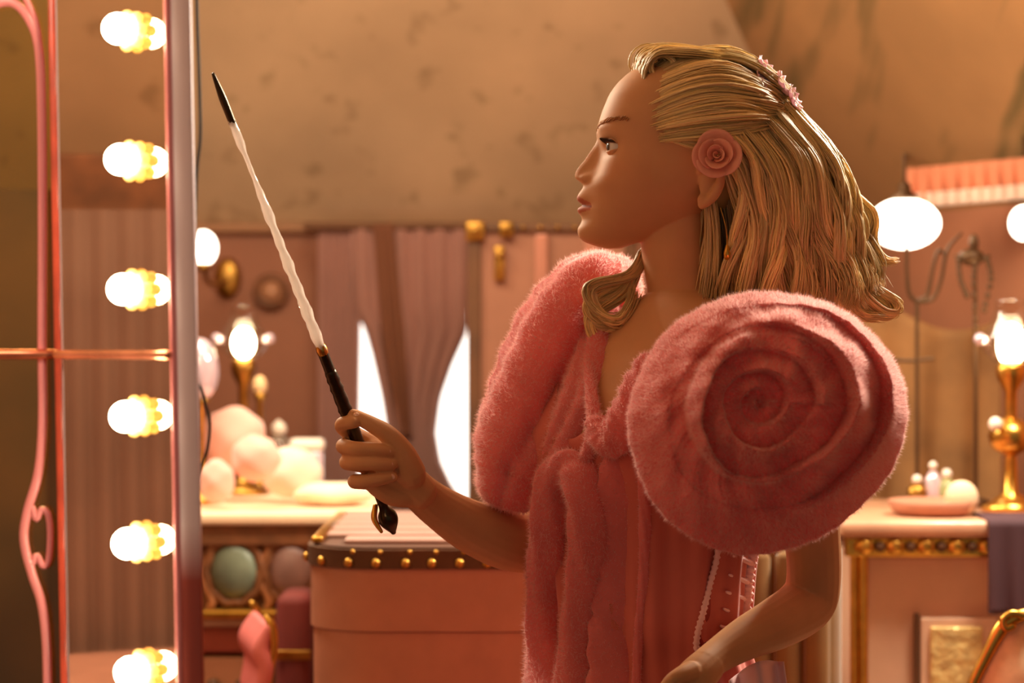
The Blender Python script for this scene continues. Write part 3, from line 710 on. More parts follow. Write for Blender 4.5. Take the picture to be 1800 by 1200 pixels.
nose_t = [(228, 0), (236, 3), (244, 2), (248, 4), (254, 8), (260, 13), (268, 19), (275, 23), (283, 27), (290, 31), (297, 33), (303, 32.5), (308, 30), (313, 25), (318, 15), (322, 7), (327, 1), (330, 0)]
lip_t = [(326, 0), (334, 4), (340, 7), (346, 9.5), (351, 9.5), (356, 5), (360, 0), (363, 3), (367, 8), (371, 8), (376, 4), (381, 0), (387, -2), (394, 0), (402, 2.5), (410, 2.5), (418, 2), (426, 1), (432, 0)]
ub_t = smooth_table([(106, 1225), (120, 1290), (150, 1335), (200, 1362), (260, 1364), (300, 1345), (340, 1296), (370, 1252), (395, 1218), (415, 1160), (430, 1110), (437, 1090)])
hw_t = smooth_table([(106, 14), (120, 58), (150, 92), (200, 110), (250, 111), (290, 106), (330, 97), (360, 82), (385, 66), (405, 50), (422, 34), (437, 12)])
def T(t, v): return float(np.interp(v, t[0], t[1]))
EY = (1083, 262, 48)
def head():
    V, Fc = [], []; nv, n = 220, 160
    vs = np.linspace(106.2, 436.8, nv)
    for v in vs:
        uf, ub, hw = T(uf_t, v), T(ub_t, v), T(hw_t, v)
        nose = I1(v, nose_t); nsig = I1(v, [(240, 8), (260, 9), (285, 12), (305, 15), (327, 18)])
        uc = uf+.50*(ub-uf)
        lip = 1 if 332 < v < 378 else 0
        for j in range(n):
            ph = 2*math.pi*j/n; cx, sx = math.cos(ph), math.sin(ph)
            ex = 2/2.35
            q = abs(cx)**ex*(1 if cx > 0 else -1); w = abs(sx)**ex*(1 if sx > 0 else -1)*hw
            u = uc-q*(uc-uf) if q > 0 else uc-q*(ub-uc)
            if cx > 0:
                u -= nose*math.exp(-(w/nsig)**2/1.0)
                # nostril wings
                u -= 9*math.exp(-((v-313)/9)**2-((abs(w)-18)/8)**2)
                # eye sockets
                u += 15*math.exp(-((v-262)/12)**2-((abs(w)-50)/19)**2)
                # brow ridge, cheekbone
                u -= 3*math.exp(-((v-228)/9)**2-((abs(w)-40)/25)**2)
                u -= 2.5*math.exp(-((v-292)/22)**2-((abs(w)-70)/24)**2)
                u += 14*math.exp(-((v-360)/46)**2)*(1-math.exp(-(w/27)**2))*max(0, cx)**.5
                # hollow beside the mouth, lips fading towards the corners
                u -= I1(v, lip_t)*math.exp(-(w/(23 if v < 385 else 30))**2)
                u += 3.0*math.exp(-((v-359.5-abs(w)*.16)/2.2)**2)*math.exp(-(w/27)**4)
                u += 2.5*math.exp(-((v-331)/6)**2)*math.exp(-(w/4)**2)
            w *= 1+.035*math.exp(-((v-300)/25)**2)*max(0, cx)
            V.append(H(u, v, w))
    for i in range(nv-1):
        for j in range(n): Fc.append((i*n+j, (i+1)*n+j, (i+1)*n+(j+1) % n, i*n+(j+1) % n))
    Fc.append(tuple(range(n))); Fc.append(tuple((nv-1)*n+j for j in range(n))[::-1])
    return V, Fc
def RP(px, Y): return px*Y/F
LA, FA = Vector((.7071, -.7071, 0)), Vector((-.7071, -.7071, 0))
TS = [(495, 1200, .012, .012), (505, 1201, .030, .030), (520, 1203, .050, .046), (540, 1204, .078, .058), (562, 1202, .112, .066), (585, 1197, .142, .075), (620, 1186, .160, .088), (690, 1160, .156, .104), (760, 1142, .148, .116), (850, 1136, .138, .108),
      (1000, 1140, .122, .095), (1130, 1142, .114, .088), (1250, 1146, .140, .108), (1330, 1150, .155, .125)]
def tsec(py):
    ys = [t[0] for t in TS]; return [float(np.interp(py, ys, [t[k] for t in TS])) for k in (1, 2, 3)]
def tpoint(py, ang, off=0.0):
    """point on the torso: ang 0 = breastbone, +90 deg = her left side (towards the camera right)"""
    c, a, b = tsec(py); p = W(c, py, Y0)
    bust = .009*math.exp(-((py-770)/70)**2)*(math.exp(-((ang-.55)/.35)**2)+math.exp(-((ang+.55)/.35)**2))
    return p+FA*((b+off+bust)*math.cos(ang))+LA*((a+off)*math.sin(ang))
def torso():
    V, Fc = [], []; n = 64; ys = np.linspace(495, 1330, 90)
    for py in ys:
        for j in range(n): V.append(tpoint(py, 2*math.pi*j/n))
    for i in range(len(ys)-1):
        for j in range(n): Fc.append((i*n+j, i*n+(j+1) % n, (i+1)*n+(j+1) % n, (i+1)*n+j))
    Fc.append(tuple(range(n))[::-1]); Fc.append(tuple((len(ys)-1)*n+j for j in range(n)))
    return V, Fc
def limb(P, n=20, seg=None):                # P: (px, py, Y, radius px)
    return tube([W(p[0], p[1], p[2]) for p in P], [RP(p[3], p[2]) for p in P], n, seg)
parts = [head(), torso(),
    limb([(1196, 372, 2.605, 60), (1190, 430, 2.605, 63), (1200, 500, 2.605, 63), (1212, 575, 2.605, 74)], 48, 40),
    # far (right) arm
    limb([(1075, 570, 2.70, 70), (1010, 620, 2.73, 62), (975, 760, 2.73, 56), (965, 900, 2.71, 52), (960, 948, 2.70, 54), (900, 950, 2.66, 54), (830, 926, 2.62, 47), (770, 890, 2.585, 38), (735, 862, 2.56, 34), (705, 835, 2.55, 34)], seg=60),
    # near (left) arm
    limb([(1300, 590, 2.50, 75), (1370, 640, 2.46, 66), (1410, 780, 2.47, 58), (1427, 930, 2.50, 50), (1430, 1020, 2.53, 48), (1415, 1062, 2.53, 50), (1365, 1095, 2.49, 46), (1310, 1122, 2.45, 38), (1262, 1152, 2.42, 31), (1238, 1172, 2.40, 31)], seg=60)]
# right hand: palm behind the wand, fingers wrapped round it, thumb on top
HY = 2.52
def hp(px, py, d): return W(px, py, HY+d*S)
def digit(P, n=12): return tube([hp(p[0], p[1], p[2]) for p in P], [p[3]*S for p in P], n, len(P)*5)
parts += [digit([(735, 862, 40, 33), (705, 838, 34, 37), (680, 815, 30, 36), (655, 795, 32, 27)], 18),
          digit([(715, 868, 30, 24), (690, 862, 26, 26), (665, 848, 28, 24)], 16),
          digit([(672, 792, 36, 18), (632, 768, 30, 15), (604, 752, 8, 13.5), (604, 744, -16, 12.5), (622, 742, -30, 11)]),       # index
          digit([(676, 806, 36, 17), (628, 790, 30, 15), (604, 784, 2, 14), (622, 788, -30, 13), (660, 790, -34, 12.5), (684, 794, -26, 10.5)]),   # middle
          digit([(680, 822, 34, 17), (634, 815, 30, 15), (610, 812, 2, 14), (628, 814, -29, 13), (664, 814, -33, 12.5), (688, 816, -25, 10.5)]),   # ring
          digit([(686, 842, 32, 16), (648, 846, 28, 14), (624, 846, 2, 13), (636, 846, -24, 12), (666, 842, -28, 11.5), (690, 838, -22, 9.5)]),    # little
          digit([(722, 832, 8, 27), (706, 796, -8, 23), (682, 764, -20, 17), (650, 744, -24, 14), (622, 730, -20, 11.5)])]       # thumb
# left hand on the hip
def hq(px, py, Y, r): return (px, py, Y, r)
parts += [limb([(1244, 1168, 2.405, 32), (1222, 1192, 2.39, 36), (1200, 1222, 2.385, 36), (1188, 1246, 2.385, 30)], 16),
          limb([(1214, 1180, 2.375, 20), (1196, 1186, 2.362, 15), (1180, 1196, 2.357, 13), (1166, 1212, 2.36, 11)], 12),
          limb([(1186, 1226, 2.37, 15), (1164, 1250, 2.37, 13), (1150, 1285, 2.375, 11)], 12),
          limb([(1192, 1240, 2.375, 15), (1172, 1270, 2.375, 13), (1160, 1308, 2.38, 11)], 12),
          limb([(1200, 1250, 2.385, 15), (1186, 1285, 2.385, 13), (1176, 1318, 2.39, 11)], 12),
          limb([(1212, 1254, 2.395, 14), (1204, 1284, 2.395, 12), (1198, 1310, 2.4, 10)], 12)]
# ear
parts += [tube([H(1226, 366, -100), H(1244, 352, -110), H(1256, 325, -116), H(1252, 290, -116), H(1228, 285, -108), H(1222, 310, -102)], [8*S, 9*S, 8*S, 8*S, 7*S, 5*S], 10, 30),
          xf(sphere((0, 0, 0), 1, 16, 10), Matrix.Translation(H(1238, 330, -100)) @ Matrix.Diagonal((18*S, 9*S, 32*S, 1))),
          xf(sphere((0, 0, 0), 1, 16, 10), Matrix.Translation(H(1230, 358, -102)) @ Matrix.Diagonal((13*S, 8*S, 13*S, 1)))]
tmp = obj('tmp_body', joinvf(*parts), None)
rm = tmp.modifiers.new('r', 'REMESH'); rm.mode = 'VOXEL'; rm.voxel_size = .0014
smo = tmp.modifiers.new('s', 'SMOOTH'); smo.factor = .5; smo.iterations = 3
dg = bpy.context.evaluated_depsgraph_get()
bme = bpy.data.meshes.new_from_object(tmp.evaluated_get(dg)); bme.name = 'person'
bpy.data.objects.remove(tmp)
person = bpy.data.objects.new('person', bme); SC.collection.objects.link(person)
bme.materials.clear(); bme.materials.append(m_skin); bme.polygons.foreach_set('use_smooth', [True]*len(bme.polygons))
tag(person, 'person in a pink tulle gown with huge rose sleeves, profile turned left, holding a wand', 'person')
co = np.zeros(len(bme.vertices)*3); bme.vertices.foreach_get('co', co); co = co.reshape(-1, 3)
hu = co[:, 0]/S+900; hv = 600-(co[:, 2]-ZC)/S; hwv = (co[:, 1]-Y0)/S
colr = np.ones((len(co), 4))
inhead = (hv < 440) & (hu < 1140)
aw = np.abs(hwv)
up_edge = 340+aw*.62; lo_edge = 377-aw*.22; 
lipm = inhead & (aw < 31) & (hu < 1052) & (hv > np.minimum(up_edge, 362)) & (hv < lo_edge)
colr[lipm, :3] = (.80, .46, .50)
ln = inhead & (aw < 33) & (hu < 1052) & (np.abs(hv-(360+aw*.16)) < 1.6); colr[ln, :3] = (.42, .18, .18)
bl = np.exp(-((hv-305)/26)**2-((aw-78)/24)**2)*inhead; colr[:, 1] *= 1-.12*bl; colr[:, 2] *= 1-.15*bl
es = np.exp(-((hv-250)/7)**2-((aw-48)/20)**2)*inhead*(hu < 1110); colr[:, :3] *= (1-.18*es)[:, None]
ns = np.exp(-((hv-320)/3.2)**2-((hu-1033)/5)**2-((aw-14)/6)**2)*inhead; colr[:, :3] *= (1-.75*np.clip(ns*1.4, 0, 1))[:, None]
ca = bme.color_attributes.new('Col', 'FLOAT_COLOR', 'POINT'); ca.data.foreach_set('color', colr.ravel())

# eyes
for sgn in (-1, 1):
    c = H(EY[0], EY[1], sgn*EY[2]); r = 18.5*S
    e = obj('eyeball', sphere(c, r, 24, 16), m_eye, person)
    look = Vector((-1, -.22, .02)).normalized()
    def cap(rad, ang, n=20, rings=4):
        V = [c+look*rad]; Fc = []; a1 = look.orthogonal().normalized(); a2 = look.cross(a1)
        for i in range(1, rings+1):
            t = ang*i/rings
            for j in range(n):
                p = 2*math.pi*j/n; V.append(c+(look*math.cos(t)+(a1*math.cos(p)+a2*math.sin(p))*math.sin(t))*rad)
        for j in range(n): Fc.append((0, 1+j, 1+(j+1) % n))
        for i in range(rings-1):
            for j in range(n): Fc.append((1+i*n+j, 1+(i+1)*n+j, 1+(i+1)*n+(j+1) % n, 1+i*n+(j+1) % n))
        return V, Fc
    obj('iris', cap(r*1.02, .50), m_iris, e); obj('pupil', cap(r*1.035, .22), m_lash, e)
    # lids: parts of a sphere a little larger than the eyeball
    def lid(e0, e1, n=26, rings=8):
        def f(a, b):
            az = math.radians(-95+190*a)
            k = max(0, math.cos((az-sgn*.38)*.80))                         # opening closes towards the corners
            lo_, hi_ = (math.radians(e0*k-2), math.radians(e1))
            el = lo_+(hi_-lo_)*b; R_ = r*1.10
            d = Vector((-math.cos(el)*math.cos(az), math.cos(el)*math.sin(az)+0*sgn, math.sin(el))); return c+d*R_
        return sheet(f, n, rings)
    skc = lambda o: (o.data.color_attributes.new('Col', 'FLOAT_COLOR', 'POINT').data.foreach_set('color', [1., .93, .9, 1.]*len(o.data.vertices)), solid(o, .0012))
    u = obj('eyelid', lid(22, 80), m_skin, person); skc(u)
    l = obj('eyelid', lid(-20, -78), m_skin, person); skc(l)
    lash = []
    for k in range(26):
        a = k/25; az = sgn*.3+math.radians(-60+120*a); el = math.radians(22*max(0, math.cos((az-sgn*.38)*.80)))
        d = Vector((-math.cos(el)*math.cos(az), math.cos(el)*math.sin(az), math.sin(el))); p = c+d*r*1.12
        lash.append(tube([p, p+d*4*S+Vector((-2*S, 0, 1*S)), p+d*6*S+Vector((-6*S, 0, 5*S))], [.9*S, .7*S, .25*S], 4, 4))
    obj('eyelashes', joinvf(*lash), m_lash, person, kind='stuff')
    br = []
    for k in range(60):
        a = k/59; w = sgn*(22+66*a); v = 226-10*math.sin(a*2.2)+rng.normal(0, 1.5)
        uf, hw, ub = T(uf_t, v), T(hw_t, v), T(ub_t, v); uc = uf+.5*(ub-uf); ex = 2.35
        u_ = uc-(uc-uf)*max(0, 1-(abs(w)/hw)**ex)**(1/ex)-2.2
        p = H(u_, v, w); br.append(tube([p, p+Vector((3*S, sgn*7*S, 2.5*S))], [1.7*S, .7*S], 4, 2))
    obj('eyebrow', joinvf(*br), m_brow, person, kind='stuff')

for (px, py, d, a) in ((679, 793, -34.5, .08), (683, 815.5, -33.5, .04), (686, 838.5, -29, -.12), (628, 732, -30, .55)):
    mt = Matrix.Translation(hp(px, py, d)) @ Matrix.Rotation(a, 4, 'Y') @ Matrix.Diagonal((8.5*S, 3.2*S, 6.2*S, 1))
    obj('fingernail', xf(sphere((0, 0, 0), 1, 14, 10), mt), m_nail, person)

# ------------------------------------------------------------------ hair
HC = (1214, 246); HR = (156, 146, 112)
def hdep(px, py, off=0):
    q = 1-((px-HC[0])/(HR[0]+off))**2-((py-HC[1])/(HR[1]+off))**2
    return -(HR[2]+off)*math.sqrt(max(0, q))
def strand_block(C, rad, cols, n=4):
    """many strands at once: C (count, seg, 3), rad (count,), cols (count, 4)"""
    global NHV
    m, sg = C.shape[:2]
    T_ = np.gradient(C, axis=1); T_ /= np.linalg.norm(T_, axis=2)[..., None]+1e-12
    ref = np.array((.25, .93, .27)); a = ref-T_*(T_@ref)[..., None]; a /= np.linalg.norm(a, axis=2)[..., None]+1e-9; bb = np.cross(T_, a)
    s = np.linspace(0, 1, sg); tp = np.minimum(1, s*8+.5)*np.clip((1-s)*3.2+.12, 0, 1)
    rr = rad[:, None]*tp[None]
    th = np.arange(n)*2*math.pi/n
    V = C[:, :, None, :]+rr[:, :, None, None]*(a[:, :, None, :]*np.cos(th)[None, None, :, None]+bb[:, :, None, :]*np.sin(th)[None, None, :, None])
    base = NHV+np.arange(m)[:, None, None]*sg*n+np.arange(sg-1)[None, :, None]*n; jj = np.arange(n)[None, None, :]; jn = (np.arange(n)+1)[None, None, :] % n
    Q = np.stack([base+jj, base+jn, base+n+jn, base+n+jj], -1).reshape(-1, 4)
    BV.append(V.reshape(-1, 3)); BQ.append(Q); BC.append(np.repeat(cols, sg*n, 0)); NHV += m*sg*n
BV, BQ, BC, NHV = [], [], [], 0
def strand(P, r0, col, n=4, seg=12, taper=.25):
    strand_block(catmull(P, seg)[None], np.array([r0]), np.array([col]), n)
def hcol(lo=.62, hi=1.12):
    q = rng.uniform(lo, hi); return (q*rng.uniform(.97, 1.05), q, q*rng.uniform(.8, 1.08), 1)
def field(guides, count, r0, wave=4, jit=5, seg=14, clump=24, lo=.6, hi=1.12, r1=None, push=0):
    """strands spread between neighbouring guide curves; guides are lists of (px, py, w)"""
    G = np.array([catmull(g, 10) for g in guides]); K = len(G)-1; s = np.linspace(0, 1, 10)
    count = int(count*2.4); r0 = r0*.62
    for cidx in range(clump):
        m = max(1, count//clump)
        t0 = (cidx+rng.uniform(.1, .9))/clump*K; phs = rng.uniform(0, 6.28); cc = rng.uniform(.74, 1.18); wv = wave*rng.uniform(.6, 1.4); fr = rng.uniform(7, 11)
        dd = rng.uniform(-push, 0)
        t = np.clip(t0+rng.normal(0, .42/clump*K, m), 0, K-.001); i = t.astype(int); a = (t-i)[:, None, None]
        P = G[i]*(1-a)+G[i+1]*a
        st = rng.uniform(0, .7, m)[:, None]*(1-s)[None]           # uneven roots: slide the strand along itself near its start
        pos = np.clip(s[None]*9+st, 0, 8.999); i0 = pos.astype(int); fr_ = (pos-i0)[..., None]; ar = np.arange(m)[:, None]
        P = P[ar, i0]*(1-fr_)+P[ar, i0+1]*fr_
        jt = rng.normal(0, jit, (m, 3)); k = rng.normal(0, jit*.6, (m, 3)); ph2 = phs+rng.normal(0, .25, m)[:, None]
        P[:, :, 0] += jt[:, :1]*s+wv*np.sin(s*fr+ph2)*s; P[:, :, 1] += jt[:, 1:2]*s+wv*.5*np.cos(s*fr+ph2)*s; P[:, :, 2] += jt[:, 2:]*.6+dd+wv*np.cos(s*fr+ph2)*s
        P += k[:, None, :]*np.sin(s*3.1)[None, :, None]*.6
        C = np.einsum('ij,mjk->mik', cmat(10, seg), P)
        Wd = np.stack([(C[..., 0]-900)*S, Y0+C[..., 2]*S, ZC-(C[..., 1]-600)*S], -1)
        q = rng.uniform(lo, hi, m)*.6+.4*(lo+hi)/2; cols = np.stack([q*rng.uniform(.97, 1.05, m)*cc, q*cc, q*rng.uniform(.85, 1.05, m)*cc, np.ones(m)], -1)
        strand_block(Wd, rng.uniform(r0*.6, r0*1.25, m)*S, cols)
def onhead(pts, off=8): return [(x, y, hdep(x, y, off*min(1, .0+k*.5))-(2 if k else -3)) for k, (x, y) in enumerate(pts)]
top = [[(1112, 150), (1160, 112), (1215, 92), (1290, 100), (1345, 135), (1378, 172)],
       [(1110, 172), (1175, 135), (1240, 118), (1305, 130), (1350, 158), (1378, 182)],
       [(1118, 196), (1185, 165), (1250, 152), (1310, 162), (1350, 178), (1375, 192)],
       [(1130, 220), (1195, 198), (1255, 188), (1315, 192), (1350, 198), (1370, 202)],
       [(1142, 240), (1205, 228), (1262, 222), (1315, 220), (1348, 216), (1368, 212)],
       [(1152, 260), (1212, 256), (1268, 250), (1315, 240), (1345, 230), (1366, 220)]]
NS = onhead
field([NS(g, 10) for g in top], 520, 2.6, wave=3, jit=4, clump=26, push=8)
field([NS(g, 16) for g in top[1:5]], 160, 3.0, wave=6, jit=5, clump=14, push=6)
field([[(x, y, -w) for x, y, w in NS(g, 10)] for g in top], 240, 3.2, wave=3, jit=4, clump=16)
# arch over the crown (the silhouette)
field([[(1140, 128+14*(w/45)**2, w), (1180, 102+14*(w/45)**2, w), (1230, 88+14*(w/45)**2, w), (1290, 92+14*(w/45)**2, w), (1345, 124+8*(w/45)**2, w), (1385, 172, w*.8)] for w in (-52, -28, 0, 28, 52)], 260, 2.8, wave=3, jit=4, clump=16)
# rolled front quiff
for k in range(480):
    w = rng.uniform(-72, 66); q = rng.normal(0, 4); R_ = 29+rng.normal(0, 3)-abs(w)*.10; cx, cz = 1153+q+abs(w)*.12, 108+abs(w)*.24
    a0 = rng.uniform(-.4, .2); P = []
    for i in range(9):
        a = math.radians(215-i*34)+a0; P.append(H(cx+R_*math.cos(a)*(1.1-.03*i), cz-R_*math.sin(a)*(1.0-.03*i), w+i*1.2))
    strand(P, 1.7*S, hcol(.8, 1.1), 4, 16)
field([[(1112+abs(w)*.22, 146+abs(w)*.3, w), (1116+abs(w)*.2, 112+abs(w)*.28, w), (1146+abs(w)*.1, 84+abs(w)*.25, w*1.05), (1195, 88+abs(w)*.2, w*1.05), (1262, 98+abs(w)*.14, w)] for w in (-74, -48, -24, 0, 24, 50)], 260, 2.5, wave=4, jit=4, clump=14, lo=.7, hi=1.12)
# long fall behind the ear and down the back
fall = [[(1222, 262, -104), (1262, 300, -112), (1284, 370, -100), (1280, 450, -84), (1268, 540, -80)],
        [(1262, 250, -106), (1302, 300, -112), (1324, 380, -104), (1330, 460, -98), (1334, 545, -100)],
        [(1305, 232, -92), (1352, 300, -100), (1376, 385, -100), (1392, 465, -100), (1404, 550, -104)],
        [(1345, 210, -66), (1400, 285, -82), (1428, 375, -88), (1452, 455, -86), (1480, 545, -80)],
        [(1375, 185, -36), (1438, 262, -56), (1470, 350, -64), (1490, 435, -60), (1512, 520, -50)],
        [(1388, 176, -10), (1458, 262, -24), (1494, 340, -30), (1510, 415, -30), (1530, 500, -20)]]
field(fall, 760, 2.9, wave=17, jit=5, clump=34, seg=20, push=22, lo=.6, hi=1.2)
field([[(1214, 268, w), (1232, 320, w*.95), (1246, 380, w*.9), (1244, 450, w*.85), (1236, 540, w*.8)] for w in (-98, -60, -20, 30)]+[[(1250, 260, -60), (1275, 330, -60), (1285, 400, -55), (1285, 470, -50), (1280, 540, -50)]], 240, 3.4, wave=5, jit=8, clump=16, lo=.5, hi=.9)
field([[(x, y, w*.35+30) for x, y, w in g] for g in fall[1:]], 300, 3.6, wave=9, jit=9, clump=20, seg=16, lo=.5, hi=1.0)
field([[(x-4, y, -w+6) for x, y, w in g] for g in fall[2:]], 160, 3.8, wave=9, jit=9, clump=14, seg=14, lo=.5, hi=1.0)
# loose curls flipping out at the back
curls = [[(1440, 300, -40), (1490, 350, -40), (1528, 400, -38), (1504, 440, -40), (1514, 490, -44), (1560, 520, -44), (1578, 540, -40), (1560, 550, -36)],
         [(1450, 330, -60), (1494, 390, -62), (1484, 440, -66), (1498, 500, -64), (1540, 545, -58), (1574, 548, -50), (1568, 524, -46)],
         [(1470, 300, -10), (1502, 340, -10), (1540, 372, -8), (1532, 420, -10), (1552, 455, -14), (1580, 455, -14)],
         [(1420, 360, -84), (1462, 430, -84), (1456, 490, -80), (1500, 548, -74), (1545, 556, -66)],
         [(1430, 270, -30), (1480, 320, -34), (1512, 375, -30), (1490, 420, -34), (1500, 470, -36), (1540, 500, -34)]]
for g in curls:
    field([[(x, y, w-8) for x, y, w in g], [(x-14, y+8, w+6) for x, y, w in g]], 34, 2.4, wave=4, jit=3, clump=3, seg=26, lo=.75, hi=1.2)
# curl falling over the far shoulder
fc = [[(1128, 428, 52), (1112, 470, 40), (1080, 486, 10), (1040, 492, -6), (1022, 508, -10), (1036, 540, -16), (1070, 560, -18), (1094, 540, -10), (1108, 505, 6)],
      [(1122, 440, 55), (1104, 484, 46), (1066, 500, 24), (1030, 520, 8), (1030, 552, 0), (1056, 572, -4), (1088, 556, 0)],
      [(1112, 470, 44), (1090, 510, 30), (1050, 530, 10), (1028, 560, 0), (1040, 590, -6), (1032, 630, -10), (1008, 660, -14)]]
for g in fc:
    field([[(x, y, w-32) for x, y, w in g], [(x+16, y+12, w-22) for x, y, w in g]], 90, 2.3, wave=3, jit=4, clump=4, seg=28, lo=.7, hi=1.15)
# wisps at the nape, temple and ear
field([[(1146, 252, -100), (1185, 262, -113), (1215, 272, -115), (1250, 262, -118)], [(1136, 234, -96), (1180, 240, -112), (1220, 246, -116), (1260, 244, -118)]], 60, 2.0, wave=2, jit=3, clump=5)
# scalp-hugging under-layer
def under(px, py): return px > 1150-(py-120)*-.12 and not (py > 262 and px < 1240)
nu, nv2 = 60, 40; idx = {}; UV_ = []; UF = []
for i in range(nv2+1):
    for j in range(nu):
        a = math.pi*i/nv2; t = 2*math.pi*j/nu
        px = HC[0]+(HR[0]+1)*math.sin(a)*math.cos(t); py = HC[1]-(HR[1]+1)*math.cos(a); ww = (HR[2]+3)*math.sin(a)*math.sin(t)
        idx[(i, j)] = len(UV_); UV_.append(tuple(H(px, py, ww)))
for i in range(nv2):
    for j in range(nu):
        q = [idx[(i, j)], idx[(i+1, j)], idx[(i+1, (j+1) % nu)], idx[(i, (j+1) % nu)]]
        c = np.mean([UV_[k] for k in q], axis=0); px = c[0]/S+900; py = 600-(c[2]-ZC)/S
        if px > 1138+max(0, (py-215))*.4 and not (py > 258 and px < 1236) and py < 375: UF.append(tuple(k+NHV for k in q))
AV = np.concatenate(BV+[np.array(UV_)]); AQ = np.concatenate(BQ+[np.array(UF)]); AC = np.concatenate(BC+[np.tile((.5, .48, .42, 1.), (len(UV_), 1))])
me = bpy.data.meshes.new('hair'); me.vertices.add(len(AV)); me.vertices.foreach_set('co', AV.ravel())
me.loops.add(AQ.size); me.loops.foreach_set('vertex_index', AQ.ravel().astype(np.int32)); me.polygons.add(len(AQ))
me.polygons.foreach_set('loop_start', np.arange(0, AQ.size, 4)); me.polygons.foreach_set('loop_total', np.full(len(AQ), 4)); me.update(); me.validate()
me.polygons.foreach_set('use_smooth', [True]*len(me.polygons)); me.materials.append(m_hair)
hair = bpy.data.objects.new('hair', me); SC.collection.objects.link(hair); hair.parent = person
HCOL = AC
hair['label'] = 'long wavy golden blonde hair swept back in a half updo'
hc = hair.data.color_attributes.new('Col', 'FLOAT_COLOR', 'POINT'); hc.data.foreach_set('color', np.array(HCOL, float).ravel())

# ------------------------------------------------------------------ flowers in the hair, earring
def petal(c, n, up, size, bend, width=1.0, cup=.5):
    n = Vector(n).normalized(); up = Vector(up); up = (up-n*up.dot(n)).normalized(); sd = n.cross(up)
    def f(a, b):
        x = (a-.5)*2*width*size*math.sin(math.pi*(.18+.64*b))**.8; y = b*size
        d = cup*size*((a-.5)*2)**2*.5+bend*size*b*b
        return Vector(c)+sd*x+up*y+n*d
    return sheet(f, 9, 8)
rose = thing_e = bpy.data.objects.new('hair_rose', None); SC.collection.objects.link(rose); rose.parent = person; rose['label'] = 'coral pink rose worn over the ear'
rc = H(1248, 284, -141); nrm = Vector((-.15, -1, .05)).normalized()
ax = nrm.orthogonal().normalized(); ay = nrm.cross(ax)
def wrap_petal(R0, a0, span, h0, flare):
    """petal wrapped round the heart of the rose: a strip of a flaring cup"""
    def f(a, b):
        th = a0+span*(a-.5); e = math.sin(math.pi*a)**.5
        r = R0*(.45+.55*b**.7)+flare*b**3*e; hgt = h0*(b*(.35+.65*e))
        r *= 1+.05*(a-.5)
        return rc+(ax*math.cos(th)+ay*math.sin(th))*r+nrm*(hgt-.006)
    return sheet(f, 16, 9)
specs = [(5, 0, 5.2, 20), (10, 2.0, 3.6, 20), (13, 4.6, 3.4, 21), (19, .8, 3.0, 21), (22, 3.0, 2.9, 20), (24, 5.2, 2.9, 20), (31, 0.3, 2.3, 17), (33, 2.1, 2.4, 16), (34, 4.0, 2.3, 16), (33, 5.6, 2.0, 16)]
for R0, a0, sp, h0 in specs: solid(obj('petal', wrap_petal(R0*S, a0, sp, h0*S, R0*.30*S), m_rose, rose), .0007)
clip = bpy.data.objects.new('flower_clip', None); SC.collection.objects.link(clip); clip.parent = person; clip['label'] = 'cluster of lilac pink blossoms at the crown'
for k, (px, py, w, r) in enumerate([(1340, 128, -28, 24), (1332, 148, -52, 18), (1368, 158, -30, 26), (1385, 180, -40, 22), (1352, 140, 10, 22), (1378, 168, 6, 20)]):
    c = H(px, py, w); nn = Vector((px-1214, w*1.3-20, -(py-246))).normalized(); a1 = nn.orthogonal().normalized(); a2 = nn.cross(a1)
    b = obj('blossom', sphere(c+nn*.002, r*.22*S, 10, 8), m_lace, clip)
    for j in range(5):
        a = 2*math.pi*j/5+k; solid(obj('petal', petal(c, nn, a1*math.cos(a)+a2*math.sin(a), r*S, .35, .55, .5), m_lilp, b), .0006)
obj('drop_earring', joinvf(lathe([(.0006, .022), (.0006, .012), (.002, .010), (.0042, .002), (.0036, -.003), (.001, -.006)], 12, H(1268, 452, -108)), tube([H(1256, 372, -116), H(1264, 400, -114), H(1268, 425, -108)], .0005, 5, 8)), m_gold, person)

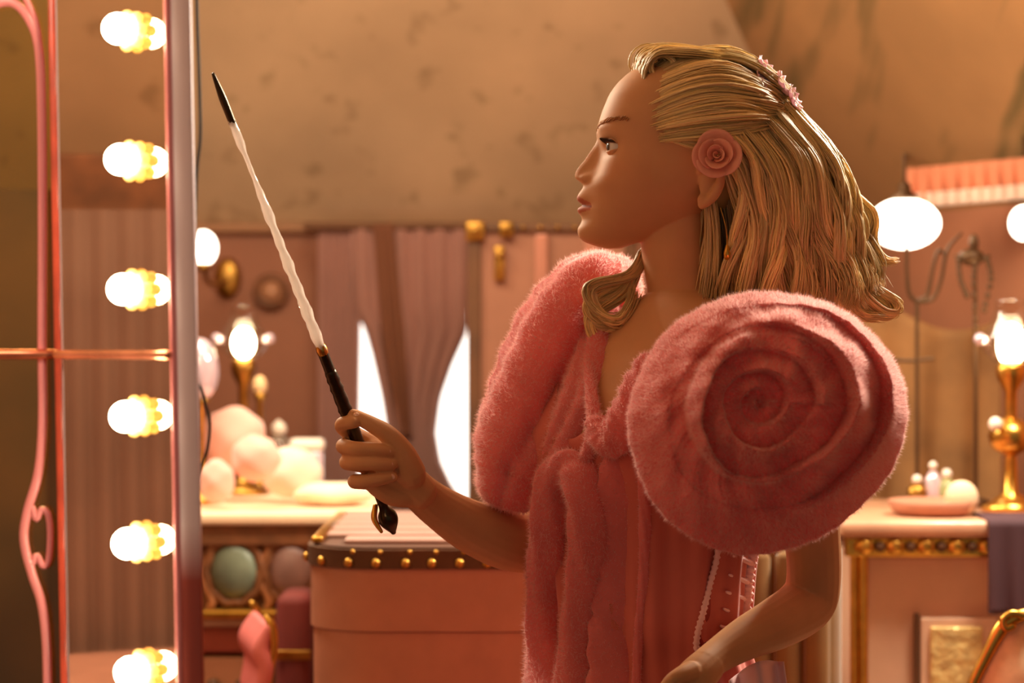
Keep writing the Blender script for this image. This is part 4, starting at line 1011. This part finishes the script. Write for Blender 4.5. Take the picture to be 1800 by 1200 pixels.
# ------------------------------------------------------------------ gown
def tri_sample(vf, n, skip=None):
    V = np.array([tuple(p) for p in vf[0]]); T3 = []
    for q in vf[1]:
        for k in range(1, len(q)-1): T3.append((q[0], q[k], q[k+1]))
    T3 = np.array(T3); a, b, c = V[T3[:, 0]], V[T3[:, 1]], V[T3[:, 2]]
    cr = np.cross(b-a, c-a); ar = np.linalg.norm(cr, axis=1); pick = rng.choice(len(T3), n, p=ar/ar.sum())
    r1 = np.sqrt(rng.random(n)); r2 = rng.random(n)
    P = a[pick]*(1-r1)[:, None]+b[pick]*(r1*(1-r2))[:, None]+c[pick]*(r1*r2)[:, None]
    N = cr[pick]/(ar[pick][:, None]+1e-12)
    return P, N
def pile(name, vf, n, length, width, parent, mat=None, out=None, spread=.7):
    """the fine frayed pile of the tulle: thousands of hair-thin blades standing on the cloth"""
    P, N = tri_sample(vf, n)
    if out is not None:
        ctr = out(P); flip = ((P-ctr)*N).sum(1) < 0; N[flip] *= -1
    D = N+rng.normal(0, spread, (n, 3)); D /= np.linalg.norm(D, axis=1)[:, None]
    Ln = length*rng.uniform(.5, 1.3, n)[:, None]
    sd = np.cross(D, rng.normal(0, 1, (n, 3))); sd /= np.linalg.norm(sd, axis=1)[:, None]+1e-9
    P0 = P-N*.001
    V = np.stack([P0-sd*width, P0+sd*width, P0+D*Ln], 1).reshape(-1, 3)
    me = bpy.data.meshes.new(name); me.vertices.add(3*n); me.vertices.foreach_set('co', V.ravel())
    me.loops.add(3*n); me.loops.foreach_set('vertex_index', np.arange(3*n)); me.polygons.add(n)
    me.polygons.foreach_set('loop_start', np.arange(0, 3*n, 3)); me.polygons.foreach_set('loop_total', np.full(n, 3)); me.update(); me.validate()
    me.materials.append(mat or m_fuzz)
    o = bpy.data.objects.new(name, me); SC.collection.objects.link(o); o.parent = parent; o['kind'] = 'stuff'
    return o

# bodice and skirt
SK = [(1250, .150, .118), (1330, .17, .14), (1600, .24, .21), (2100, .33, .30), (2700, .42, .38)]
def gown_pt(py, ang, off):
    if py <= 1250: p = tpoint(py, ang, off)
    else:
        a = float(np.interp(py, [t[0] for t in SK], [t[1] for t in SK])); b = float(np.interp(py, [t[0] for t in SK], [t[2] for t in SK]))
        p = W(1146, py, Y0)+FA*(b*math.cos(ang))+LA*(a*math.sin(ang))
    k = .0035*min(1, max(0, (py-760)/200))
    return p+(FA*math.cos(ang)+LA*math.sin(ang))*k*(math.sin(ang*13)+.5*math.sin(ang*29+1))
def gown(u, v):
    ang = -math.pi+2*math.pi*u; a = abs(ang+.05)
    topy = 600+165*math.exp(-(a/.42)**2)+60*min(1, a/2.6)
    py = topy+(1250-topy)*(v/.6) if v < .6 else 1250+(2712-1250)*((v-.6)/.4)
    return gown_pt(py, ang, .007)
gvf = sheet(gown, 181, 90)
gn = obj('gown', gvf, m_satin, person); solid(gn, .002); gn['label'] = 'rose pink fitted gown'

def tY(px, py, off=.008):
    """depth of the bodice surface that faces the camera at this place"""
    best = None
    for k in range(160):
        ang = -1.2+2.9*k/159; p = gown_pt(py, ang, off); q = 900+p.x/p.y*F
        if p.y < Y0+.02 and (best is None or abs(q-px) < best[0]): best = (abs(q-px), p.y)
    return best[1]
def path_on(pts, lift=0): return [W(px, py, tY(px, py)-lift) for px, py in pts]
def ruffle(name, pts, rad, n_pile, plen=.006, flat=.75, mat=None, nrib=0, parent=None, label=None, seg=None):
    pr = (lambda th, s: 1+.07*math.sin(th*5+s*30)+.05*math.sin(s*70+2*th)) if nrib == 0 else (lambda th, s: 1.04-.24*max(0, math.cos((nrib*th+1.2*math.sin(s*4))/1.0))**7+.03*math.sin(s*60+3*th))
    vf = tube(pts, rad, 32, seg or (len(pts)*12), ref=(0, 1, 0), flat=flat, prof=pr)
    o = obj(name, vf, mat or m_tulle, parent or person)
    if label: o['label'] = label
    P = np.array([tuple(p) for p in pts])
    def ctr(Q):
        C = catmull(P, 60); d = ((Q[:, None, :]-C[None])**2).sum(2); return C[d.argmin(1)]
    pile('tulle_pile', vf, n_pile, plen, .00028, o, out=ctr)
    return o
# front cascade: an upturned U of gathered tulle, then the inner folds
ruffle('front_ruffle', path_on([(962, 1260), (958, 1150), (962, 1050), (966, 940), (972, 860), (996, 822), (1024, 850), (1036, 930), (1030, 1020), (1016, 1120), (1004, 1260)], .014),
       [.023, .023, .023, .023, .022, .021, .022, .023, .022, .021, .021], 32000, .007, .6, label='tulle cascade down the front of the gown')
ruffle('front_ruffle', path_on([(1092, 800), (1098, 900), (1096, 1020), (1086, 1130), (1080, 1260)], -.006), [.020, .034, .034, .032, .032], 9000, .005, .3)
ruffle('front_fold', path_on([(1128, 830), (1134, 900), (1132, 1010), (1122, 1120), (1116, 1260)], .002), [.005, .007, .006, .005, .005], 2500, .004, .8)
ruffle('bodice_ruffle', path_on([(1046, 742), (1066, 772), (1092, 760), (1120, 710), (1150, 650)], .006), [.012, .018, .022, .024, .024], 8000)
ruffle('bodice_ruffle', path_on([(1034, 640), (1040, 700), (1044, 760), (1030, 806)], .004), [.006, .007, .008, .008], 4000)
ruffle('rose_sleeve_fold', [W(p[0], p[1], y) for p, y in [((1052, 585), 2.60), ((1040, 660), 2.57), ((1022, 730), 2.55), ((1000, 790), 2.55), ((980, 832), 2.57)]], [.018, .026, .030, .028, .022], 14000, .007, 1.0, nrib=3, seg=50)

# far sleeve: long gathered tulle puff over the raised arm
far = [W(1078, 500, 2.66), W(1040, 508, 2.65), W(996, 580, 2.64), (W(954, 690, 2.63)), W(920, 780, 2.62), W(902, 836, 2.62)]
fs = ruffle('rose_sleeve', far, [.034, .043, .056, .060, .057, .044], 52000, .007, 1.0, nrib=4, label='long gathered pink tulle sleeve over the arm that holds the wand', seg=70)

# near sleeve: a giant tulle rose
RC = W(1347, 740, 2.37)
SPx, SPz = -40*2.36/F, 30*2.36/F                      # the heart sits a little up and left of the middle
def rose_R(th):
    return .1455*(1+.035*math.sin(2*th+.5)+.02*math.sin(3*th+1))*(1-.05*abs(math.sin(th)))
def rose_h(q, th):
    t = 5.8*q**.64-th/(2*math.pi)+(.10*math.sin(2*th+1+3*q)+.06*math.sin(3*th+.6+9*q)+.03*math.sin(5*th+14*q))*min(1, .3+q); u = t-math.floor(t)
    vis = .75+.4*math.sin(th*2+t*2.3+.8)                      # lips rise and sink along each turn
    if q > .55: vis = .12+1.25*max(0, math.cos(th-.15))
    lipA = .033*(.5+.6*min(1, q*1.6))*max(.12, vis)
    e = (1-u)**.9 if u > .12 else (u/.12)**.5*.88**.9
    lump = .004*math.sin(7*th+5*q+2*math.sin(9*q))*min(1, 2*q)+.0022*math.sin(17*th-20*q)*min(1, 2*q)
    return .080*(1-q**3.0)-.022*math.exp(-(q/.30)**2)+(lipA*e+lump)*(1-q**7)
rz_n, rz_m = 150, 360
def rose_pt(q, th, back=False):
    R_ = rose_R(th); x = SPx*(1-q*q)+R_*q*math.cos(th); z = SPz*(1-q*q)+R_*q*math.sin(th)
    pl = 1+.005*math.sin(th*9+q*5)*q+.004*math.sin(th*31)*q
    h = rose_h(q, th)+.0007*math.sin(th*74+6*math.sin(q*14))*min(1, q*2) if not back else -.075*(1-q**2.4)
    n = Vector((.10, -.99, .06)).normalized(); ex = Vector((.995, .1, 0)).normalized(); ez = n.cross(ex)*-1
    if ez.z < 0: ez = -ez
    return RC+ex*(x*pl)+ez*(z*pl)+n*h
Vr, Fr = [], []
for i in range(rz_n+1):
    q = .006+(1-.006)*i/rz_n
    for j in range(rz_m): Vr.append(rose_pt(q, 2*math.pi*j/rz_m))
for i in range(rz_n):
    for j in range(rz_m): Fr.append((i*rz_m+j, i*rz_m+(j+1) % rz_m, (i+1)*rz_m+(j+1) % rz_m, (i+1)*rz_m+j))
nb = len(Vr); kb = 20
for i in range(1, kb+1):
    q = 1-.99*i/kb
    for j in range(rz_m): Vr.append(rose_pt(q, 2*math.pi*j/rz_m, True))
for i in range(kb):
    a0 = rz_n*rz_m if i == 0 else nb+(i-1)*rz_m; b0 = nb+i*rz_m
    for j in range(rz_m): Fr.append((a0+j, a0+(j+1) % rz_m, b0+(j+1) % rz_m, b0+j))
Fr.append(tuple(nb+(kb-1)*rz_m+j for j in range(rz_m)))
rs = obj('rose_sleeve', (Vr, Fr), m_tulle, person); rs['label'] = 'giant pink tulle rose sleeve on the near shoulder'
cc = np.array(RC)+np.array((0, .03, 0))
pile('tulle_pile', (Vr, Fr), 220000, .0058, .00022, rs, out=lambda Q: np.repeat(cc[None], len(Q), 0), spread=.55)
# open laced back edge of the gown with pale frills
def frill(pts, r, wob, k): return tube([W(px+wob*math.sin(i*1.9), py, tY(px, py)-.006) for i, (px, py) in enumerate(pts)], r, 8, len(pts)*8, prof=lambda th, s: 1+.28*math.sin(s*k))
le = [(1263, 960), (1257, 990), (1250, 1020), (1243, 1050), (1234, 1080), (1227, 1110), (1226, 1140), (1240, 1166)]
obj('lace_edge', frill(le, .0034, 1, 150), m_lace, person)
re_ = [(1334, 930), (1326, 960), (1318, 990), (1314, 1020), (1312, 1050), (1304, 1080), (1300, 1105), (1292, 1130)]
def RY(px, py): return W(px, py, 2.535)
obj('lace_edge', tube([RY(px, py) for px, py in re_], [.006, .007, .007, .007, .007, .008, .009, .008], 10, 70, prof=lambda th, s: 1+.22*math.sin(s*120)), m_lace, person)
def dk(u, v):
    py = 935+235*v; l = I1(py, [(960, 1262), (1020, 1250), (1110, 1227), (1170, 1242)]); r = I1(py, [(930, 1334), (1020, 1314), (1105, 1300), (1170, 1285)])
    px = l+(r-l)*u; yl = tY(l, py)-.003; return W(px, py, yl+(2.54-yl)*u+.004*math.sin(math.pi*u))
solid(obj('laced_panel', sheet(dk, 14, 30), m_satind, person), .001)
for py in (985, 1018, 1048, 1078, 1108):
    r = I1(py, [(930, 1334), (1020, 1314), (1105, 1300), (1170, 1285)]); obj('lace_rung', tube([W(r-2, py+4, 2.528), W(r-16, py-2, 2.512), W(r-32, py-8, 2.498)], [.0035, .003, .0015], 8, 10), m_lace, person)
# ribbon tail below the crooked arm
def rib(u, v):
    px = 1282+95*u; py = 1196-36*math.sin(math.pi*min(1, u*1.15)*.62)+v*70; return W(px+v*10, py, 2.47+.02*math.sin(u*9))
solid(obj('ribbon_bow', sheet(rib, 20, 8), m_lace, person), .002)

# ------------------------------------------------------------------ wand
wand = thing('wand', 'long crystal wand with dark bronze tip and handle held in the raised fist', 'wand')
wa, wb = W(374, 128, 2.36), W(692, 936, 2.572)
def wp(t): return wa.lerp(wb, t)
def wt(py): return (py-128)/808
def wseg(name, y0, y1, rad, mat, n=10, prof=None, seg=None):
    k = len(rad); return obj(name, tube([wp(wt(y0+(y1-y0)*i/(k-1))) for i in range(k)], rad, n, seg or k*4, prof=prof), mat, wand)
wseg('tip', 130, 208, [.0018, .0032, .0042, .0042, .0040], m_bronze)
wseg('crystal_shaft', 208, 598, [.0044, .0046, .0028, .0026, .0040, .0056, .0046, .0050, .0060, .0054, .0060, .0064, .0062, .0058], m_pearl, 6, prof=lambda th, s: 1+.16*math.sin(2*th+s*60), seg=120)
wseg('ferrule', 594, 604, [.0062, .0066, .0062], m_gold)
wseg('handle', 602, 880, [.0058, .0062, .0070, .0074, .0076, .0066, .0056, .0052, .0054], m_bronze, 12)
wseg('handle_rib', 640, 716, [.0072, .0076, .0078], m_bronze, 10, prof=lambda th, s: 1+.10*math.sin(s*40))
wseg('pommel', 880, 934, [.0050, .0060, .0105, .0112, .0080, .0034], m_bronze, 14)
c = wp(wt(905)); obj('pommel_scroll', tube([c+Vector((-.013, -.006, .012)), c+Vector((-.014, -.010, -.002)), c+Vector((-.006, -.012, -.016))], [.003, .0035, .002], 8), m_gold, wand)
